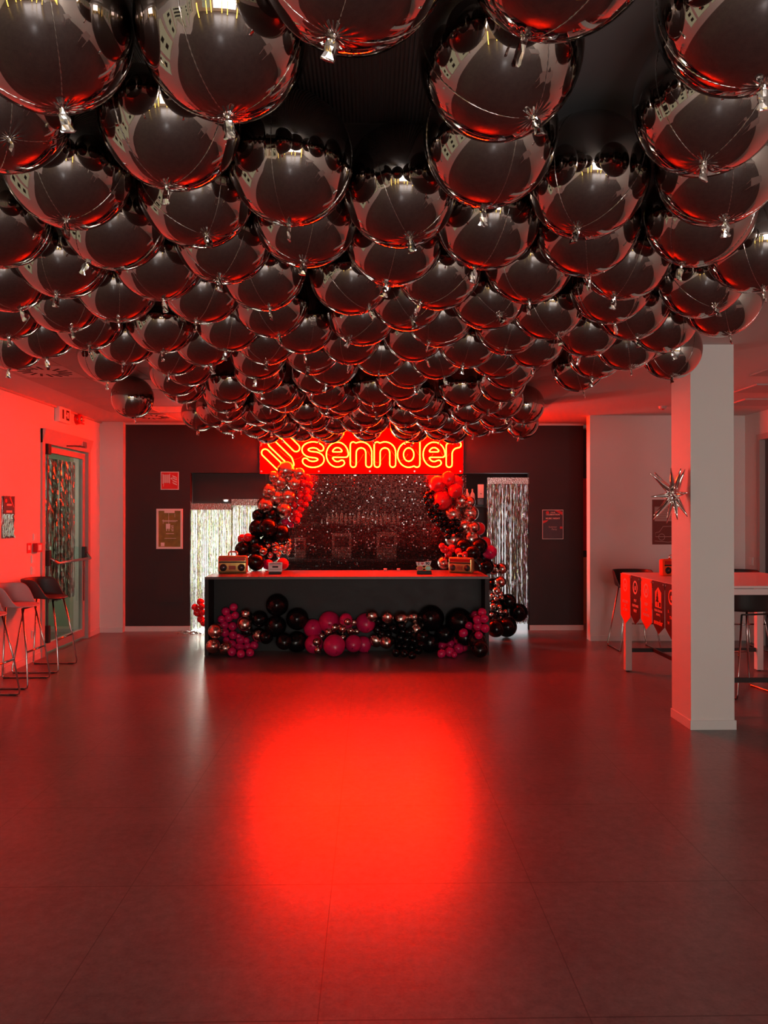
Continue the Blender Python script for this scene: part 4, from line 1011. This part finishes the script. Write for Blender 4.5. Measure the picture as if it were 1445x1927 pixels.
# ------------------------------------------------------------------ high table
tx0, tx1, ty0, ty1, TH = 2.60, 4.05, 6.12, 7.60, 1.01
t = thing('high_table', 'long white high table with dark foot rails behind the pillar', 'table', ((tx0 + tx1) / 2, (ty0 + ty1) / 2, 0))
hx, hy = (tx1 - tx0) / 2, (ty1 - ty0) / 2
MB().box(-hx, hx, -hy, hy, TH - .02, TH, .002).build('tabletop', M['white_lam'], t)
MB().box(-hx + .01, hx - .01, -hy + .01, -hy + .03, TH - .075, TH - .025).box(-hx + .01, hx - .01, hy - .03, hy - .01, TH - .075, TH - .025).box(-hx + .01, -hx + .03, -hy + .03, hy - .03, TH - .075, TH - .025).box(hx - .03, hx - .01, -hy + .03, hy - .03, TH - .075, TH - .025).build('apron', M['white_lam'], t)
for sx_ in (-1, 1):
    for sy_ in (-1, 1):
        cx, cy = sx_ * (hx - .045), sy_ * (hy - .045)
        l = MB().box(cx - .032, cx + .032, cy - .032, cy + .032, .012, TH - .02, .002).build('leg', M['white_lam'], t)
        MB().cyl((cx, cy, 0), (cx, cy, .013), .02, n=12).build('foot', M['dark_metal'], l)
for sy_ in (-1, 1): MB().box(-hx + .08, hx - .08, sy_ * (hy - .045) - .01, sy_ * (hy - .045) + .01, .195, .235).build('foot_rail', M['dark_metal'], t)
MB().box(-hx + .30, -hx + .32, -hy + .06, hy - .06, .20, .235).build('foot_rail', M['dark_metal'], t)
boombox('boombox_balloon', 'small red lit boombox foil balloon on the high table partly behind the pillar', (PX(1266, 7.2), 7.2, TH), R(15), .8, M['orange_cloth'])

# pennants along the left edge of the high table
segs = [(7.61, 7.325), (7.315, 7.05), (7.035, 6.755), (6.745, 6.465), (6.455, 6.175)]
XT = tx0 - .008
PT = [('orange_cloth', 'orange pennant at the far corner of the table reading succeed as a team', [('SUCCEED', .70), ('AS', .66), ('A TEAM', .62)], 'pale_print'),
      ('black_cloth', 'black pennant reading put customer first', [('PUT', .74), ('CUSTOMER', .69), ('FIRST', .64)], 'pale_print'),
      ('orange_cloth', 'orange pennant reading keep on trucking', [('KEEP', .74), ('ON', .69), ('TRUCKING', .64)], 'pale_print'),
      ('black_cloth', 'black pennant with orange tree badge and the word sennder', [('FEAR BECOMES', .735), ('POSSIBILITY', .70), ('sennder', .625)], 'orange_print'),
      ('black_cloth', 'black pennant cut off by the pillar', [('R', .74), ('THE', .69), ('W', .64)], 'orange_print')]
for (ya, yb), (cm, lab, lines, tm) in zip(segs, PT):
    yc_ = (ya + yb) / 2; h = (ya - yb) / 2 - .003
    t = thing('pennant', lab, 'banner', (XT, yc_, TH), 0, 'pennants hanging from the high table')
    dz = -.03 if cm == 'orange_cloth' and ya > 7.5 else 0
    cl = MB().poly([(0, -h, -.005), (0, h, -.005), (0, h, -.40 + dz), (0, 0, -.48 + dz), (0, -h, -.40 + dz)], (-.002, 0, 0)).build('cloth', M[cm], t)
    def FL(dy, z): return face_left(-.0035, dy, z)
    if 'tree' in lab:
        MB().poly([(-.003, -.07, -.10), (-.003, 0, -.055), (-.003, .07, -.10), (-.003, .07, -.24), (-.003, -.07, -.24)], (-.0008, 0, 0)).build('badge', M['orange_print'], t)
        q = MB()
        for k in range(3): q.poly([(-.0042, .02 - (.015 + .012 * k), -.13 - .03 * k), (-.0042, .02, -.08 - .03 * k), (-.0042, .02 + (.015 + .012 * k), -.13 - .03 * k)], (-.0008, 0, 0))
        q.box(-.005, -.0042, .015, .025, -.23, -.16).box(-.005, -.0042, -.06, -.02, -.23, -.19); q.build('tree_print', M['black_cloth'], t)
        text_obj('lettering', 'YEAR SEASON', .028, M['pale_print'], t, FL(0, -.27), .0006)
        text_obj('lettering', 'PEOPLE', .026, M['pale_print'], t, FL(0, -.305), .0006)
        text_obj('lettering', 'sennder', .062, M['orange_print'], t, FL(0, -.375), .0016)
    else:
        q = MB(); q.tube([(-.0035, .052 * math.cos(2 * PI * k / 28), -.115 + .058 * math.sin(2 * PI * k / 28)) for k in range(28)], .011, 4, True)
        q.xf(Matrix.Translation((-.0035, 0, 0)) @ Matrix.Diagonal((.12, 1, 1, 1))); q.build('ring_print', M[tm], t)
        text_obj('lettering', 's', .075, M[tm], t, FL(0, -.115), .003)
        for tx, zz in lines:
            s_ = .036 if len(tx) < 8 else .032
            text_obj('lettering', tx, s_, M[tm], t, FL(0 if tx not in ('R', 'W') else .06, zz - TH + .025), .0008)
    for sy_ in (-1, 1): MB().cyl((-.004, sy_ * (h - .02), -.025), (-.006, sy_ * (h - .02), -.025), .008, n=10).build('eyelet', M['steel'], t)

# ------------------------------------------------------------------ poster, switch and starburst
t = thing('poster', 'rust coloured poster with a white lined panel and an outlined car behind the pillar', 'poster', (PX(1227, YR), YR, PZ(1025, YR)))
PH = PZ(940, YR) - PZ(1025, YR); PW = .48
MB().box(0, PW, -.004, 0, 0, PH).build('sheet', M['rust_dark'], t)
MB().box(.03, PW - .12, -.0055, -.004, PH * .52, PH * .84).build('lined_panel', M['rust_pale'], t)
q = MB()
for k in range(6): q.box(.035, PW - .13, -.0065, -.0055, PH * .57 + k * .028, PH * .57 + k * .028 + .004)
q.build('lines', M['rust'], t)
q = MB()
car = [(.04, .10), (.04, .15), (.09, .16), (.14, .23), (.30, .235), (.38, .16), (.44, .15), (.44, .10)]
q.tube([(x, -.005, z) for x, z in car], .004, 5, True)
for cx_ in (.12, .36): q.tube([(cx_ + .04 * math.cos(2 * PI * k / 16), -.005, .095 + .04 * math.sin(2 * PI * k / 16)) for k in range(16)], .004, 5, True)
q.tube([(.03, -.005, .045), (.2, -.005, .03), (.45, -.005, .045)], .004, 5).build('car_outline', M['rust_pale'], t)
t = thing('wall_switch', 'pale switch plate on the right wall beside the window frame', 'switch', (XR, 9.22, PZ(1057, 9.22)))
MB().box(-.012, 0, -.05, .05, -.05, .05, .003).build('cover', M['white'], t); MB().box(-.016, -.012, -.03, .03, -.03, .03).build('rocker', M['white'], t)

SC = Vector((pX0 - .075, 5.60, PZ(931, 5.60)))
t = thing('starburst_balloon', 'silver spiky starburst foil balloon on the left side of the pillar', 'balloon', SC)
MB().sphere((0, 0, 0), .045, 20, 14).build('core', M['silver'], t, True)
tips = [(165, 335, -.06), (335, 300, .03), (460, 340, .10), (655, 215, .02), (690, 250, -.13), (870, 255, -.06), (930, 725, -.10), (200, 800, -.03), (230, 1255, -.05), (350, 1180, .06), (700, 1260, -.06), (860, 1200, -.10), (600, 1330, .05), (690, 760, -.19), (560, 600, -.16), (800, 560, .0)]
c0 = P(1275, 931, 5.6)
for x, y, dy in tips:
    px, py = 1210 + x / 10.71, 860 + y / 10.71
    v = P(px, py, 5.6) - c0; v.y += dy
    if v.x > .06: v.x = .06
    ln = v.length; d = v.normalized(); 
    MB().tube([d * .02, d * ln * .35, d * ln * .75, d * ln], .01, 12, rs=[.026, .022, .010, .003]).build('spike', M['silver'], t, True)

# ------------------------------------------------------------------ lamps behind the camera (mirrored in the balloons)
for i, (x, y, lab) in enumerate(((-1.6, -5.6, 'second from left'), (-0.9, -6.2, 'third from left'), (0.9, -6.0, 'third from right'), (1.7, -5.4, 'second from right'), (-2.6, -4.2, 'leftmost'), (2.9, -4.4, 'rightmost'))):
    t = thing('column_lamp', 'tall warm yellow column lamp at the rear of the room, %s of six' % lab, 'lamp', (x, y, 0), 0, 'column lamps at the rear')
    MB().cyl((0, 0, 0), (0, 0, .05), .16, .14).build('base', M['dark_metal'], t)
    MB().cyl((0, 0, .05), (0, 0, 1.9), .07, .07).build('shade', M['warm'], t)
    MB().cyl((0, 0, 1.9), (0, 0, 1.94), .09, .05).build('cap', M['dark_metal'], t)
t = thing('pendant_lamp', 'bright white pendant lamp behind the viewer', 'lamp', (0.2, -3.2, 0))
MB().sphere((0, 0, 2.3), .11, 20, 14).build('globe', M['bright'], t, True)
MB().cyl((0, 0, 2.4), (0, 0, 2.46), .05, .03).tube([(0, 0, 2.45), (0, 0, H)], .006, 6).build('cord', M['dark_metal'], t)
for x, y in ((3.2, -1.5), (3.4, 1.2)):
    t = thing('side_table', 'white table at the right behind the viewer, ' + ('farther one' if y < 0 else 'nearer one'), 'table', (x, y, 0), 0, 'tables behind the viewer')
    MB().box(-.7, .7, -.35, .35, .72, .75).build('tabletop', M['white_lam'], t)
    for a in (-1, 1):
        for b_ in (-1, 1): MB().cyl((a * .62, b_ * .28, 0), (a * .62, b_ * .28, .72), .02, n=10).build('leg', M['white_lam'], t)
